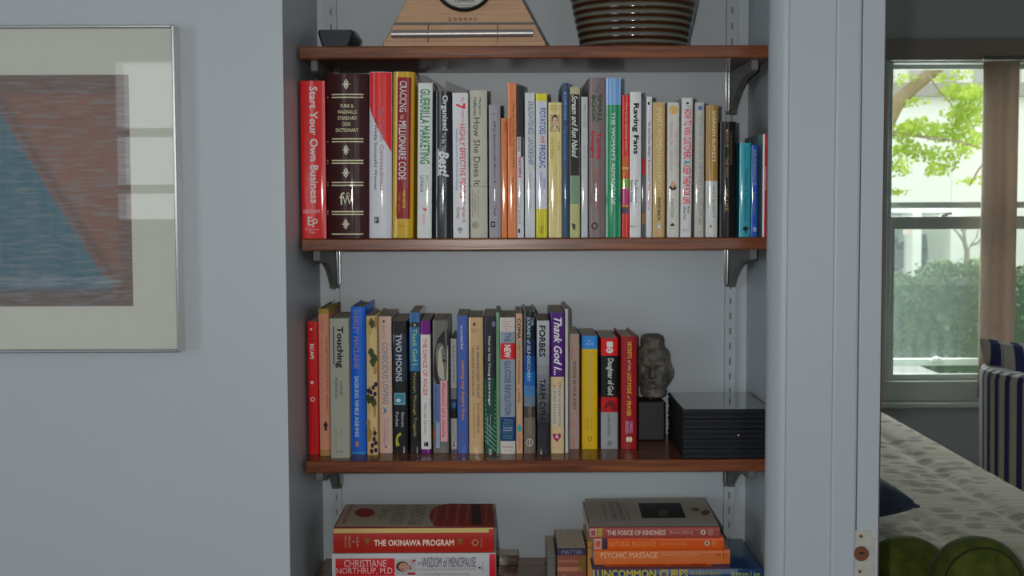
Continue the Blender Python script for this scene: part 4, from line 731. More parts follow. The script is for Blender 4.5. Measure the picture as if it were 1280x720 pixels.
st3 = stack([
  ('pale orange paperback with cream capitals, third from the top near the door frame', 742.6, 912.6, 687.6, 699.6, 0.03, 0.15, dict(hard=False, col='aa5c30', coat=0.3, items=[
     ('h', 'PSYCHIC MASSAGE', 751, 822, 690.6, 697.2, 'b49a78'), ('h', 'Roberta DeLong Miller', 827, 874, 691.6, 696, 'a8805c', {'name': 'author'}), ('p', 904, 905, 688, 699.4, '7a3c20', {'name': 'rule'}), ('p', 895, 901, 692.6, 693.6, '3a2418'), ('p', 907, 908, 690, 697, '8a4a28', {'name': 'publisher'})])),
  ('bright orange paperback second from the top of the stack near the door frame', 742.2, 904.6, 671.8, 687, 0.024, 0.15, dict(hard=False, col='b04a1c', coat=0.3, items=[
     ('p', 743, 752, 673.4, 686.6, '9c8278', {'name': 'white_panel'}), ('p', 744.6, 750, 676, 684, 'a84a34', {'name': 'red_mark'}), ('p', 752.4, 759.4, 672.2, 686.6, '3c2c38', {'name': 'dark_panel'}), ('h', 'NATURAL RADIANCE', 761, 820, 676.6, 683, 'b8763c'), ('h', 'Lama Surya Das', 826, 858, 677, 682, 'b8763c', {'name': 'author'}),
     ('o', 883.6, 678.6, 3.4, 3.4, 'a8947c'), ('g', [(881.4, 681), (883.6, 675.4), (885, 679)], '5a3a2c', {'name': 'emblem_shade'}), ('o', 893, 678.6, 3, 4, 'b47844', {'name': 'round_mark'}), ('o', 893, 678.6, 2.2, 3.2, 'b04a1c', {'name': 'emblem_ground'}), ('p', 891.4, 894.6, 678, 679, 'b47844', {'name': 'round_mark'})])),
  ('dull red book with a grey pictured cover, topmost of the orange stack', 736.6, 899.6, 659.4, 671.2, 0.018, 0.185, dict(hard=False, col='84403a', coat=0.3, items=[
     ('p', 737.4, 746, 661, 671, '98827c', {'name': 'white_panel'}), ('p', 739, 744.4, 663, 669.4, '8a3c3c', {'name': 'red_mark'}), ('p', 747, 753, 660.2, 671, '8a7a34', {'name': 'yellow_panel'}), ('h', 'THE FORCE OF KINDNESS', 758.6, 832, 662.8, 668.8, 'a8968c', {'bold': 0.02}), ('h', 'Sharon Salzberg', 837, 866, 662.8, 668.6, '9a7a6c', {'name': 'author'}),
     ('o', 878.8, 665.4, 3.2, 3.2, 'a8a08c'), ('g', [(876.8, 668), (879, 662.4), (880.4, 666)], '4c4438', {'name': 'emblem_shade'}), ('o', 888, 665.4, 2.8, 3.8, '9a7e70', {'name': 'round_mark'}), ('o', 888, 665.4, 2, 3, '84403a', {'name': 'emblem_ground'}), ('p', 886.4, 889.6, 665, 666, '9a7e70', {'name': 'round_mark'})])),
], zb+0.0006, 'books in the flat stack below the stone head')
(r, M, Mi, w_, h_), za, zb3 = st3[2]
k0 = [(737.2, 659), (730.4, 623.4), (880.6, 621.8), (899.2, 658.2)]
top_print(r, Mi, zb3, [('q', k0, '908a80', 'cover_face'), ('q', [(802.6, 648), (797.6, 629.4), (850.4, 629.2), (857.4, 647.6)], '1c1a1a', 'dark_picture'), ('q', [(824, 645), (822, 640), (828, 636.6), (836, 640), (834, 645.6)], '44403c', 'picture_hands'), ('q', [(812, 634), (818, 631), (822, 634), (817, 637)], '2e2c2a', 'picture_face'),
  ('t', 'THE FORCE', 763, 769, 628, 651, '4a443c', 'title'), ('t', 'OF KINDNESS', 772, 778, 627, 651, '4a443c', 'title'), ('t', 'change your life', 781.6, 785, 629, 650, '544e44', 'subtitle'), ('t', 'with love', 753, 757, 631, 648, '544e44', 'author'),
  ('q', [(862, 638), (866, 635.6), (872, 636), (876, 638.6), (870, 640.4)], '5c4a2c', 'gold_leaf'), ('q', [(876, 642), (882, 638), (888, 641), (884, 645.6), (878, 645)], '544428', 'gold_leaf')])
# standing pieces behind the stack
book('grey book behind the stack, by a mottled book', 684, 694.6, 692, 760, Z4, Y=0.10, depth=0.12, hard=False, col='54544e', k=KB, ym=706, items=[('p', 684.6, 694, 697, 698, '44443e', {'name': 'rule'})])
book('mottled red and olive book with a violet cap, behind the stack', 696.6, 733, 686, 760, Z4, Y=0.075, depth=0.13, hard=False, col='6a4036', k=KB, ym=703, zones=((680, 694, '2e2c40'),), items=[
  ('h', 'MATTER', 702, 728, 688, 692.6, '6a6870'), ('p', 697, 732.6, 700, 703, '7a5040', {'name': 'mottled_band'}), ('p', 697, 732.6, 709, 714, '8a5c48', {'name': 'mottled_band'}), ('g', [(724, 698), (732, 696), (732.6, 716), (727, 712), (722, 716)], '5a4c24', {'name': 'olive_patch'})])
book('slim ochre book upright against the blue hardback', 734.6, 740, 677, 760, Z4, Y=0.075, depth=0.12, hard=False, col='8a6234', k=KB, ym=700, items=[('p', 734.4, 739.4, 684, 685.4, '6a4a26', {'name': 'rule'})])

# ------------------------------------------------------------------ black disc cases
black = mat('black_plastic', (0.010, 0.012, 0.016), 0.4, 0.15, 60, coat=0.15, spec=0.25)
sheet = mat('clear_sleeve_over_black', (0.03, 0.028, 0.027), 0.10, 0.3, 20, coat=0.6)
p0 = W(853.2, 572, 0.006); wd_ = 0.1342
ht = W(900, 511.6, 0.006).z - Z3
ncase = 5; each = ht/ncase
def make_case():
    t = thing('disc_case', (0, 0, 0), '', 'disc case')
    hh = each-0.0006
    m = MB()
    m.box((0, 0.0, 0.0), (wd_, 0.19, hh*0.43)); m.build('tray', black, t, bevel=0.0012)
    m = MB(); m.box((0, 0.0, hh*0.57), (wd_, 0.19, hh)); m.build('lid', black, t, bevel=0.0012)
    m = MB(); m.box((0.0015, 0.0022, hh*0.43), (wd_-0.0015, 0.188, hh*0.57)); m.build('hinge_strip', black, t)
    m = MB(); m.box((0.002, 0.003, hh), (wd_-0.002, 0.187, hh+0.00025)); m.build('clear_sleeve', sheet, t)
    return t
def dup(root):
    r_ = root.copy(); COL.objects.link(r_)
    for ch in list(root.children):
        c_ = ch.copy(); COL.objects.link(c_); c_.parent = r_
    return r_
case0 = make_case()
cl = ['black disc case at the bottom of the stack of five', 'black disc case resting on the bottom one of the stack', 'black disc case in the middle of the stack, with a tiny white speck', 'black disc case just beneath the top one of the stack', 'black disc case with a shiny top, uppermost of the stack of five']
for i in range(ncase):
    t = case0 if i == 0 else dup(case0)
    t.location = (p0.x+(0.0006 if i % 2 else 0.0), 0.006+(0.001 if i % 2 else 0), Z3+0.0002+each*i); tag(t, cl[i], 'disc case', 'stack of black disc cases')
    if i == 2:
        q = W(923, 544, 0.006); m = MB(); m.box((q.x-t.location.x-0.0012, -0.0007, q.z-t.location.z-0.0008), (q.x-t.location.x+0.0012, 0.0002, q.z-t.location.z+0.0008)); m.build('white_speck', mat('white_speck', (0.7, 0.7, 0.68), 0.5), t)

# ------------------------------------------------------------------ stone head on its block
stone, N, L, b = node_mat('carved_grey_stone', 0.62)
tc = N.new('ShaderNodeTexCoord'); nz = N.new('ShaderNodeTexNoise'); nz.inputs['Scale'].default_value = 45; nz.inputs['Detail'].default_value = 6; nz.inputs['Roughness'].default_value = 0.7; L.new(tc.outputs['Object'], nz.inputs[0])
rp = ramp(N, [(0.34, C('34332f', 1.6)), (0.5, C('4c4a45', 2.0)), (0.68, C('6c675c', 2.2))]); L.new(nz.outputs[0], rp.inputs[0]); L.new(rp.outputs[0], b.inputs['Base Color'])
bp = N.new('ShaderNodeBump'); bp.inputs['Strength'].default_value = 0.7; bp.inputs['Distance'].default_value = 0.002; L.new(nz.outputs[0], bp.inputs['Height']); L.new(bp.outputs[0], b.inputs['Normal'])
block_m = mat('black_block', (0.013, 0.016, 0.019), 0.5, 0.2, 40)
yb = S(815, 551, Z3).y; bA, bB = W(797.6, 530, yb), W(831, 530, yb); bt = W(815, 502, yb).z
head = thing('stone_head', ((bA.x+bB.x)/2, yb+0.03, Z3), 'carved grey stone head with a topknot on a black block', 'sculpture')
hb = bt-Z3; hwb = (bB.x-bA.x)/2
m = MB(); m.box((-hwb, -0.03, 0.0002), (hwb, 0.03, hb)); m.build('block', block_m, head, bevel=0.002)
m = MB(); m.tube([(0.002, 0, hb-0.001), (0.002, 0, hb+0.006)], 0.006, 12); m.build('pin', block_m, head, smooth=40)
hz0, hz1 = hb+0.004, W(818, 419.5, yb).z-Z3
HH = hz1-hz0
hx = W(817.5, 460, yb+0.01).x-head.location.x
prof_ = [(0.0, .60), (.03, .78), (.10, .80), (.13, .74), (.18, .80), (.25, .90), (.35, .97), (.45, 1.0), (.55, 1.02), (.64, 1.03), (.70, 1.0), (.75, .92), (.785, .80), (.80, .74), (.83, .73), (.88, .735), (.93, .72), (.97, .66), (1.0, .45)]
def pf(t):
    for (a, ra), (b, rb) in zip(prof_[:-1], prof_[1:]):
        if a <= t <= b: 
            q = (t-a)/(b-a); q = q*q*(3-2*q); return ra+(rb-ra)*q
    return prof_[-1][1]
def gz(a, s): return exp(-(a/s)**2)
def headf(u, v):
    th = 2*pi*u; t = v
    r = pf(t); hwid, hdep = 0.0268, 0.031
    a = (th-1.5*pi+0.14+pi) % (2*pi)-pi                # 0 = face, turned a little to the picture side
    d = 0.0
    f = gz(a, 0.9)
    d += 0.006*gz(a, .17)*gz(t-.37, .055)              # nose tip
    d += 0.0045*gz(a, .12)*gz(t-.46, .07)              # bridge
    for s in (-1, 1):
        d -= 0.0036*gz(a-s*.42, .20)*gz(t-.475, .035)   # sockets
        d += 0.0026*gz(a-s*.42, .15)*gz(t-.462, .016)   # lids
        d += 0.0018*gz(a-s*.42, .26)*gz(t-.535, .018)   # brows
        d += 0.0016*gz(a-s*.50, .22)*gz(t-.34, .07)     # cheeks
        d += 0.0042*gz(a-s*1.55, .16)*gz(t-.36, .17)    # long ears
    d += 0.0030*gz(a, .24)*gz(t-.285, .014); d += 0.0028*gz(a, .18)*gz(t-.245, .014)   # lips
    d -= 0.0026*gz(a, .25)*gz(t-.265, .008)
    d += 0.0026*gz(a, .28)*gz(t-.19, .03)              # chin
    d += 0.0008*(1/(1+exp(-(t-.60-.03*abs(a))*120)))*(1/(1+exp((t-.77)*90)))   # hairline band
    d *= 1.9; x = (hwid*r+d)*cos(th); y = (hdep*r+d)*sin(th)
    tilt = 0.0025*(t-.5)
    return (hx+x-tilt, y, hz0+HH*t)
m = MB(); m.grid(headf, 120, 110, wrap_u=True); n = len(m.v)
m.f.append(tuple(range(119, -1, -1))); m.m.append(0); m.f.append(tuple(n-120+i for i in range(120))); m.m.append(0)
m.build('head', stone, head, smooth=60)

# ------------------------------------------------------------------ things on the top shelf
# ribbed pot
glz, N, L, b = node_mat('brown_green_glaze', 0.12)
tc = N.new('ShaderNodeTexCoord'); sx = N.new('ShaderNodeSeparateXYZ'); L.new(tc.outputs['Object'], sx.inputs[0])
nz = N.new('ShaderNodeTexNoise'); nz.inputs['Scale'].default_value = 16; nz.inputs['Detail'].default_value = 4; L.new(tc.outputs['Object'], nz.inputs[0])
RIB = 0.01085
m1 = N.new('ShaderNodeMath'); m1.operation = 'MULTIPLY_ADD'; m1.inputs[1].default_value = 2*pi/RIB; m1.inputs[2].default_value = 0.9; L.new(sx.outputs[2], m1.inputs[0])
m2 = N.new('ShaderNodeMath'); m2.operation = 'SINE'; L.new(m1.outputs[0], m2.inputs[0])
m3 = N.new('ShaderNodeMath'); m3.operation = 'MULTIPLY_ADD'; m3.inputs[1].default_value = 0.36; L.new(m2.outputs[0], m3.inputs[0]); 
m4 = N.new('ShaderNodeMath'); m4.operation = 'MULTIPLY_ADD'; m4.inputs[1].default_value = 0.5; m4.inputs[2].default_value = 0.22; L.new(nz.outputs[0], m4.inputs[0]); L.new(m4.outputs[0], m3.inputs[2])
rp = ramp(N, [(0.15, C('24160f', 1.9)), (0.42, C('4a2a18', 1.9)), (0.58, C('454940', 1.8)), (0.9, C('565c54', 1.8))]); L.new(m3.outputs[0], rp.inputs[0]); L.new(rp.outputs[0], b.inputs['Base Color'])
YP = 0.128
pc = W(792, 40, YP)
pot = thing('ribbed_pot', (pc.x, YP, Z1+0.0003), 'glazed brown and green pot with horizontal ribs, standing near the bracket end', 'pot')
prof = [(0.080, 0.0), (0.089, 0.001), (0.0895, 0.006), (0.087, 0.0135)]
nrib = 17
for i in range(nrib*10+1):
    z = 0.0135+i*RIB/10; s = (z-0.0135)/(nrib*RIB)
    rr = 0.083+0.024*sin(min(1, s*1.15)*pi/2)-0.012*max(0, s-0.75)/0.25
    prof.append((rr+0.0021*abs(sin((z-0.0135)/RIB*pi))**0.7, z))
zt = prof[-1][1]; rt = prof[-1][0]
prof += [(rt+0.004, zt+0.004), (rt+0.0035, zt+0.010), (rt-0.003, zt+0.011), (rt-0.006, zt+0.004)]
m = MB(); m.lathe(prof, 96, caps=False)
m.f.append(tuple(range(95, -1, -1))); m.m.append(0)
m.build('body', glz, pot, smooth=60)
m = MB(); m.lathe([(rt-0.0065, zt+0.004), (0.094, 0.1), (0.075, 0.012), (0.01, 0.010), (0.0005, 0.010)], 64, caps=False); m.build('inside', mat('pot_inside', C('3a2a20', 1.8), 0.4, 0.2, 20), pot, smooth=60)

# wooden chime clock
maple = wood_mat('pale_maple', C('86694e', 1.8), C('927052', 1.8), C('9c7a5a', 1.8), 0.45, 2.0)
YK = 0.05
kc = W(580.5, 50, YK)
clock = thing('chime_clock', (kc.x, YK, Z1+0.0002), 'triangular pale wooden chime clock with a round dial and steel chime bar', 'clock')
def KL(px, py): q = W(px, py, YK); return (q.x-kc.x, q.z-clock.location.z)
zb_ = 0.0; sl = (653-685)/(0-54.0)
hbw = (KL(686, 56)[0]-KL(475, 56)[0])/2; H_ = 0.215; topw = 0.012
m = MB(); m.prism([(-hbw, 0), (hbw, 0), (topw, H_), (-topw, H_)], lambda u, v, t: (u, t, v), 0.0, 0.05); m.build('body', maple, clock, bevel=0.0015)
zc0 = KL(580, 51)[1]
m = MB(); m.box((-hbw+0.006, -0.010, 0.0), (hbw-0.006, -0.0002, max(0.004, KL(580, 52)[1]))); m.build('base_ledge', maple, clock, bevel=0.001)
g0, g1 = KL(580, 31)[1], KL(580, 28)[1]
def hwz(z): return hbw+(topw-hbw)*z/H_
m = MB(); m.prism([(-hwz(g0), g0), (hwz(g0), g0), (hwz(g1), g1), (-hwz(g1), g1)], lambda u, v, t: (u, t, v), -0.0006, 0.002); m.build('groove', mat('groove_grey', C('55524e', 1.4), 0.6, 0.2, 80), clock)
bz0 = (KL(580, 47.6)[1]+KL(580, 38)[1])/2; br = (KL(580, 38)[1]-KL(580, 47.6)[1])/2
chrome = mat('brushed_chime_steel', (0.50, 0.48, 0.47), 0.38, 0.1, 80, metal=0.75, stretch=(0.05, 1, 1))
m = MB(); m.tube([(KL(490, 43)[0], -0.009, bz0-0.0006), (KL(666, 43)[0], -0.009, bz0+0.0006)], br, 28); m.build('chime_bar', chrome, clock, smooth=40)
cord = mat('black_cord', (0.02, 0.018, 0.017), 0.7)
for px in (535.5, 622): 
    x = KL(px, 40)[0]; m = MB(); m.tube([(x, -0.001, KL(px, 31)[1]), (x, -0.009, bz0+br), (x, -0.0096-br, bz0), (x, -0.009, bz0-br), (x, -0.0112, KL(px, 54)[1])], 0.0006, 6); m.build('cord', cord, clock)
cx_, cz_ = 0.0, KL(580, -24.5)[1]; RO = KL(619.5, 0)[0]-KL(580, 0)[0]
m = MB(); m.lathe([(RO, 0), (RO, 0.004), (RO-0.001, 0.007), (RO-0.004, 0.0085), (RO-0.006, 0.006), (RO-0.0065, 0.002), (RO-0.0065, 0.0)], 64, caps=False)
m.v = [(x, -z, y+cz_) for x, y, z in m.v]; m.build('dial_rim', mat('black_gloss_rim', (0.012, 0.012, 0.013), 0.15, 0.1, 30, coat=0.6), clock, smooth=50)
m = MB(); m.prism([((RO-0.0062)*cos(2*pi*i/48), cz_+(RO-0.0062)*sin(2*pi*i/48)) for i in range(48)], lambda u, v, t: (u, t, v), -0.002, 0.001); m.build('dial', mat('dial_paper', C('8c8a84', 1.9), 0.5, 0.05, 40), clock)
m = MB()
for px0, px1, py in ((566, 604, 7.6), (570, 600, 10.2)):
    a_, b_ = KL(px0, py), KL(px1, py-0.8); m.quad([(a_[0], -0.0024, a_[1]), (b_[0], -0.0024, b_[1]), (b_[0], -0.0024, b_[1]+0.0006), (a_[0], -0.0024, a_[1]+0.0006)])
m.build('dial_lines', cord, clock)
ink = mat('burnt_lettering', C('3c2a20', 1.2), 0.7)
def KT(nm, s, xa, xb, ya, yb, dy, mm):
    a_, b_ = KL(xa, yb), KL(xb, ya)
    lettering(nm, s, lambda u, v: (a_[0]+u*(b_[0]-a_[0]), dy, a_[1]+v*(b_[1]-a_[1])), mm, clock, 0.01)
for s, xa, xb in (('2', 560.4, 564.2), ('0', 567, 571), ('0', 573.6, 577.6), ('0', 580, 584), ('A', 586, 590), ('D', 592.4, 596)): KT('date_lettering', s, xa, xb, 22, 26, -0.0005, ink)
KT('dial_lettering', 'TEMPUS', 567, 593, -0.5, 3, -0.0026, ink)
# hands of the dial, above the frame
for ang, ln in ((60, 0.026), (-40, 0.018)):
    m = MB(); dx, dz = sin(R(ang)), cos(R(ang)); px_, pz_ = dz*0.0012, -dx*0.0012
    m.prism([(px_, cz_+pz_), (dx*ln, cz_+dz*ln), (-px_, cz_-pz_)], lambda u, v, t: (u, t, v), -0.0042, -0.0034); m.build('hand', cord, clock)

# small black rounded case
YS = 0.03
def SL(px, py): return W(px, py, YS)
cs = thing('black_case', (SL(420, 50).x, YS, Z1+0.0002), 'small dark glossy case with a slanted front at the picture end of the top shelf', 'case')
def rel(px, py): q = SL(px, py); return (q.x-cs.location.x, max(0.0, q.z-cs.location.z))
outl = [rel(*p) for p in ((404, 58), (434, 58), (437, 55), (441.6, 40.5), (440.6, 38), (438.6, 37), (399.4, 37), (397.6, 38), (397.2, 41), (401, 54))]
outl[0] = (outl[0][0], 0.0); outl[1] = (outl[1][0], 0.0)
m = MB(); m.prism(outl, lambda u, v, t: (u, t, v), 0.0, 0.115); m.build('shell', mat('dark_case_plastic', (0.008, 0.009, 0.011), 0.4, 0.2, 40, coat=0.15, spec=0.2), cs, bevel=0.002)
inn = [(u*0.9, 0.0024+v*0.88) for u, v in outl]
m = MB(); m.prism(inn, lambda u, v, t: (u, t, v), -0.0012, 0.001); m.build('front_panel', mat('slate_front', C('2c3138', 1.2), 0.4, 0.1, 40, spec=0.25), cs, bevel=0.0004)

# ------------------------------------------------------------------ framed artwork
YA = YF-0.0305
fr, fl_, ft, fb = W(221.5, 235, YA).x, W(221.5, 235, YA).x-0.56, W(110, 31, YA).z, W(110, 441, YA).z
art = thing('framed_artwork', ((fr+fl_)/2, YF, (ft+fb)/2), 'silver metal framed abstract pastel with a blue triangle on the wall', 'picture')
ax, az = art.location.x, art.location.z
X0, X1, Z0_, Z1_ = fl_-ax, fr-ax, fb-az, ft-az
alu = mat('polished_frame_metal', (0.62, 0.61, 0.58), 0.2, 0.06, 20, metal=1.0)
fw = 0.0045
for nm, a, b_ in (('frame_side', (X0, -0.0305, Z0_), (X0+fw, -0.0003, Z1_)), ('frame_side', (X1-fw, -0.0305, Z0_), (X1, -0.0003, Z1_)), ('frame_side', (X0+fw, -0.0305, Z0_), (X1-fw, -0.0003, Z0_+fw)), ('frame_side', (X0+fw, -0.0305, Z1_-fw), (X1-fw, -0.0003, Z1_))):
    m = MB(); m.box(a, b_); m.build(nm, alu, art, bevel=0.001)
def AL(px, py): q = W(px, py, YF-0.022); return q.x-ax, q.z-az
ar, at_ = AL(160.6, 93.4); _, ab = AL(162, 382.6); al = -ar-0.0
al = X0+(X1-ar)
m = MB(); m.box((X0+fw, -0.022, Z0_+fw), (al, -0.018, Z1_-fw)); m.box((ar, -0.022, Z0_+fw), (X1-fw, -0.018, Z1_-fw)); m.box((al, -0.022, Z0_+fw), (ar, -0.018, ab)); m.box((al, -0.022, at_), (ar, -0.018, Z1_-fw))
m.build('mat_board', mat('cream_mat_board', C('a09f98', 2.1), 0.8, 0.02, 60), art)
pm, N, L, b = node_mat('pastel_drawing', 0.85)
tc = N.new('ShaderNodeTexCoord'); sx = N.new('ShaderNodeSeparateXYZ'); L.new(tc.outputs['Object'], sx.inputs[0])
mp = N.new('ShaderNodeMapping'); mp.inputs['Scale'].default_value = (16, 1, 130); L.new(tc.outputs['Object'], mp.inputs[0])
st_ = N.new('ShaderNodeTexNoise'); st_.inputs['Scale'].default_value = 1.6; st_.inputs['Detail'].default_value = 5; st_.inputs['Distortion'].default_value = 0.5; L.new(mp.outputs[0], st_.inputs[0])
bl = N.new('ShaderNodeTexNoise'); bl.inputs['Scale'].default_value = 14; bl.inputs['Detail'].default_value = 3; L.new(tc.outputs['Object'], bl.inputs[0])
vmp = N.new('ShaderNodeMapping'); vmp.inputs['Scale'].default_value = (60, 1, 6); L.new(tc.outputs['Object'], vmp.inputs[0])
vn = N.new('ShaderNodeTexNoise'); vn.inputs['Scale'].default_value = 1.2; vn.inputs['Detail'].default_value = 3; L.new(vmp.outputs[0], vn.inputs[0])
def math_(op, a, b2=None, c2=None, clamp=False):
    n = N.new('ShaderNodeMath'); n.operation = op; n.use_clamp = clamp
    for i, v in enumerate((a, b2, c2)):
        if v is None: continue
        if isinstance(v, (int, float)): n.inputs[i].default_value = v
        else: L.new(v, n.inputs[i])
    return n.outputs[0]
def mixc(f, a, b2):
    n = N.new('ShaderNodeMix'); n.data_type = 'RGBA'
    if isinstance(f, (int, float)): n.inputs[0].default_value = f
    else: L.new(f, n.inputs[0])
    for i, v in ((6, a), (7, b2)):
        if isinstance(v, tuple): n.inputs[i].default_value = (*v, 1)
        else: L.new(v, n.inputs[i])
    return n.outputs[2]
ox, oz = sx.outputs[0], sx.outputs[2]
q1, q2 = AL(0, 142), AL(143, 366)                     # the diagonal
nx, nz_ = (q2[1]-q1[1]), -(q2[0]-q1[0]); ln = sqrt(nx*nx+nz_*nz_); nx /= ln; nz_ /= ln
dist = math_('ADD', math_('MULTIPLY', ox, nx), math_('MULTIPLY_ADD', oz, nz_, -(q1[0]*nx+q1[1]*nz_)))   # >0 below the diagonal
wob = math_('MULTIPLY_ADD', st_.outputs[0], 0.016, -0.008)
dist = math_('ADD', dist, wob)
rust_c = mixc(bl.outputs[0], C('6a504a', 2.0), C('815a4e', 2.0)); blue_c = mixc(vn.outputs[0], C('2e5266', 2.0), C('56686f', 2.0))
fb_ = math_('MULTIPLY_ADD', dist, 160, 0.5, True)
col = mixc(fb_, rust_c, blue_c)
band = math_('MULTIPLY', math_('SUBTRACT', 1.0, math_('MULTIPLY', math_('ABSOLUTE', math_('ADD', dist, 0.010)), 90), None, True), 0.8)
col = mixc(band, col, C('574a48', 1.9))
# worn brown margin round the drawing
i0, i1 = AL(6, 118), AL(150, 358)
mx_ = math_('MULTIPLY_ADD', math_('SUBTRACT', ox, i1[0]), 110, 0.5, True)
mz_ = math_('MULTIPLY_ADD', math_('SUBTRACT', oz, i0[1]), 110, 0.5, True)
mb_ = math_('MULTIPLY_ADD', math_('SUBTRACT', i1[1]-0.004, oz), 110, 0.5, True)
mg = math_('MAXIMUM', mx_, math_('MAXIMUM', mz_, mb_))
col = mixc(math_('MULTIPLY', mg, 0.9), col, C('665552', 1.85))
stk = math_('MULTIPLY', math_('MULTIPLY_ADD', st_.outputs[0], 6, -2.9, True), 0.6)
col = mixc(stk, col, C('757578', 1.8))
edge_s = math_('MULTIPLY', math_('SUBTRACT', 1.0, math_('MULTIPLY', math_('ABSOLUTE', math_('SUBTRACT', oz, AL(80, 352)[1])), 90), None, True), math_('SUBTRACT', 1.0, mx_))
col = mixc(math_('MULTIPLY', edge_s, math_('MULTIPLY_ADD', st_.outputs[0], 4, -1.5, True)), col, C('7a7e84', 1.9))
dk = math_('MULTIPLY', math_('MULTIPLY_ADD', st_.outputs[0], -8, 3.2, True), 0.3)
col = mixc(dk, col, C('40302e', 1.8))
L.new(col, b.inputs['Base Color'])
m = MB(); m.box((al, -0.0195, ab), (ar, -0.0182, at_)); m.build('drawing', pm, art)
m = MB(); a1, a2 = AL(104, 373), AL(142, 366)
m.tube([(a1[0]+(a2[0]-a1[0])*i/24, -0.0196, a1[1]+(a2[1]-a1[1])*i/24+0.0028*sin(i*1.9)) for i in range(25)], 0.0003, 4); m.build('signature', mat('pencil', C('4a3f40', 1.5), 0.8), art)
m = MB(); m.box((X0+fw, -0.0265, Z0_+fw), (X1-fw, -0.0255, Z1_-fw)); m.build('glass', glass_mat('picture_glass', (0.97, 0.98, 0.97), 1.0), art)

# ------------------------------------------------------------------ the bedroom through the door
YW = 3.43                                            # face of the bedroom's far wall
def WW(px, py): return W(px, py, YW)
wx0, wx1 = WW(1108, 250).x, WW(1108, 250).x+0.74
wzb, wzt = WW(1170, 487).z, WW(1170, 77).z
m = MB(); z2 = 2.6
m.box((-3.2, YW, 0), (wx0, 3.65, z2)); m.box((wx1, YW, 0), (4.4, 3.65, z2)); m.box((wx0, YW, 0), (wx1, 3.65, wzb)); m.box((wx0, YW, wzt), (wx1, 3.65, z2))
struct('wall_bedroom', m, bed_paint)
m = MB(); m.box((-3.2, 0.36, 0), (-3.1, YW, 2.6)); struct('wall_bedroom_left', m, bed_paint)
vin = mat('window_frame_paint', C('a4aaa2', 1.3), 0.4, 0.04, 30)
hc = mat('window_casing_paint', C('7a7268', 1.3), 0.5, 0.04, 20)
win = bpy.data.objects.new('window_1', None); COL.objects.link(win); win.location = (wx0, YW, wzb); tag(win, kind='structure')
ox_, oz_ = wx0, wzb
def wb(name, mm, x0, x1, y0, y1, z0, z1, bev=0.002):
    m = MB(); m.box((x0-ox_, y0-YW, z0-oz_), (x1-ox_, y1-YW, z1-oz_)); return m.build(name, mm, win, bevel=bev)
def wz(py, Y=YW+0.06): return W(1170, py, Y).z
def wxx(px, Y=YW+0.06): return W(px, 250, Y).x
fx = wxx(1117)                                       # visible glass edge
for nm, x0, x1 in (('frame_side', wx0+0.001, fx-0.022), ('frame_side', wx1-0.045, wx1-0.001)):
    wb(nm, vin, x0, x1, YW+0.01, YW+0.17, wzb+0.001, wzt-0.001)
wb('frame_head', vin, fx-0.022, wx1-0.045, YW+0.01, YW+0.17, wz(80.5), wzt-0.001)
wb('frame_sill', vin, fx-0.022, wx1-0.045, YW+0.01, YW+0.17, wzb+0.001, wz(475))
# upper sash (outer), lower sash (inner), storm rails (outermost)
ya, yb2 = YW+0.085, YW+0.115
gz0 = wx1-0.045
wb('upper_sash_stile', vin, fx-0.022, fx-0.002, ya, yb2, wz(262), wz(82)); wb('upper_sash_stile', vin, gz0-0.03, gz0, ya, yb2, wz(262), wz(82))
wb('upper_sash_rail', vin, fx-0.002, gz0-0.03, ya, yb2, wz(85.6), wz(80.6)); wb('upper_sash_rail', vin, fx-0.002, gz0-0.03, ya, yb2, wz(260.5), wz(252.5))
yc, yd = YW+0.045, YW+0.078
lx = wxx(1119.6, yc)
wb('lower_sash_stile', vin, fx-0.022, lx, yc, yd, wz(475, yc), wz(270.5, yc)); wb('lower_sash_stile', vin, gz0-0.03, gz0, yc, yd, wz(475, yc), wz(270.5, yc))
wb('lower_sash_rail', vin, lx, gz0-0.03, yc, yd, wz(286.6, yc), wz(270.5, yc)); wb('lower_sash_rail', vin, lx, gz0-0.03, yc, yd, wz(475, yc), wz(468, yc))
wb('storm_rail', vin, fx-0.022, gz0, YW+0.13, YW+0.155, W(1170, 457, YW+0.13).z, W(1170, 448.5, YW+0.13).z)
lkx, lkz = wxx(1182, yc), wz(270.3, yc)
m = MB(); m.lathe([(0.017, 0), (0.017, 0.004), (0.010, 0.010), (0.004, 0.013)], 20, (lkx-ox_, 0.06, lkz-oz_)); m.tube([(lkx-ox_, 0.06, lkz-oz_+0.009), (lkx-ox_+0.03, 0.055, lkz-oz_+0.011)], 0.004, 8); m.build('sash_lock', mat('lock_metal', C('6a6a66', 1.5), 0.35, 0.1, 60, metal=0.6), win, smooth=40)
sx_, sz_ = wxx(1173, YW+0.128), W(1170, 449, YW+0.128).z
m = MB(); m.box((sx_-0.022-ox_, 0.115, sz_-oz_-0.006), (sx_+0.022-ox_, 0.13, sz_-oz_+0.004)); m.tube([(sx_-0.015-ox_, 0.12, sz_-oz_+0.004), (sx_-ox_, 0.12, sz_-oz_+0.010), (sx_+0.015-ox_, 0.12, sz_-oz_+0.004)], 0.004, 8); m.build('storm_latch', vin, win)
wgl = glass_mat('window_glass', (0.97, 1.0, 0.98), 0.8)
m = MB(); m.box((fx-0.002-ox_, 0.099, wz(252.5)-oz_), (gz0-0.03-ox_, 0.102, wz(85.6)-oz_)); m.build('pane', wgl, win)
m = MB(); m.box((lx-ox_, 0.060, wz(468, yc)-oz_), (gz0-0.03-ox_, 0.063, wz(286.6, yc)-oz_)); m.build('pane', wgl, win)
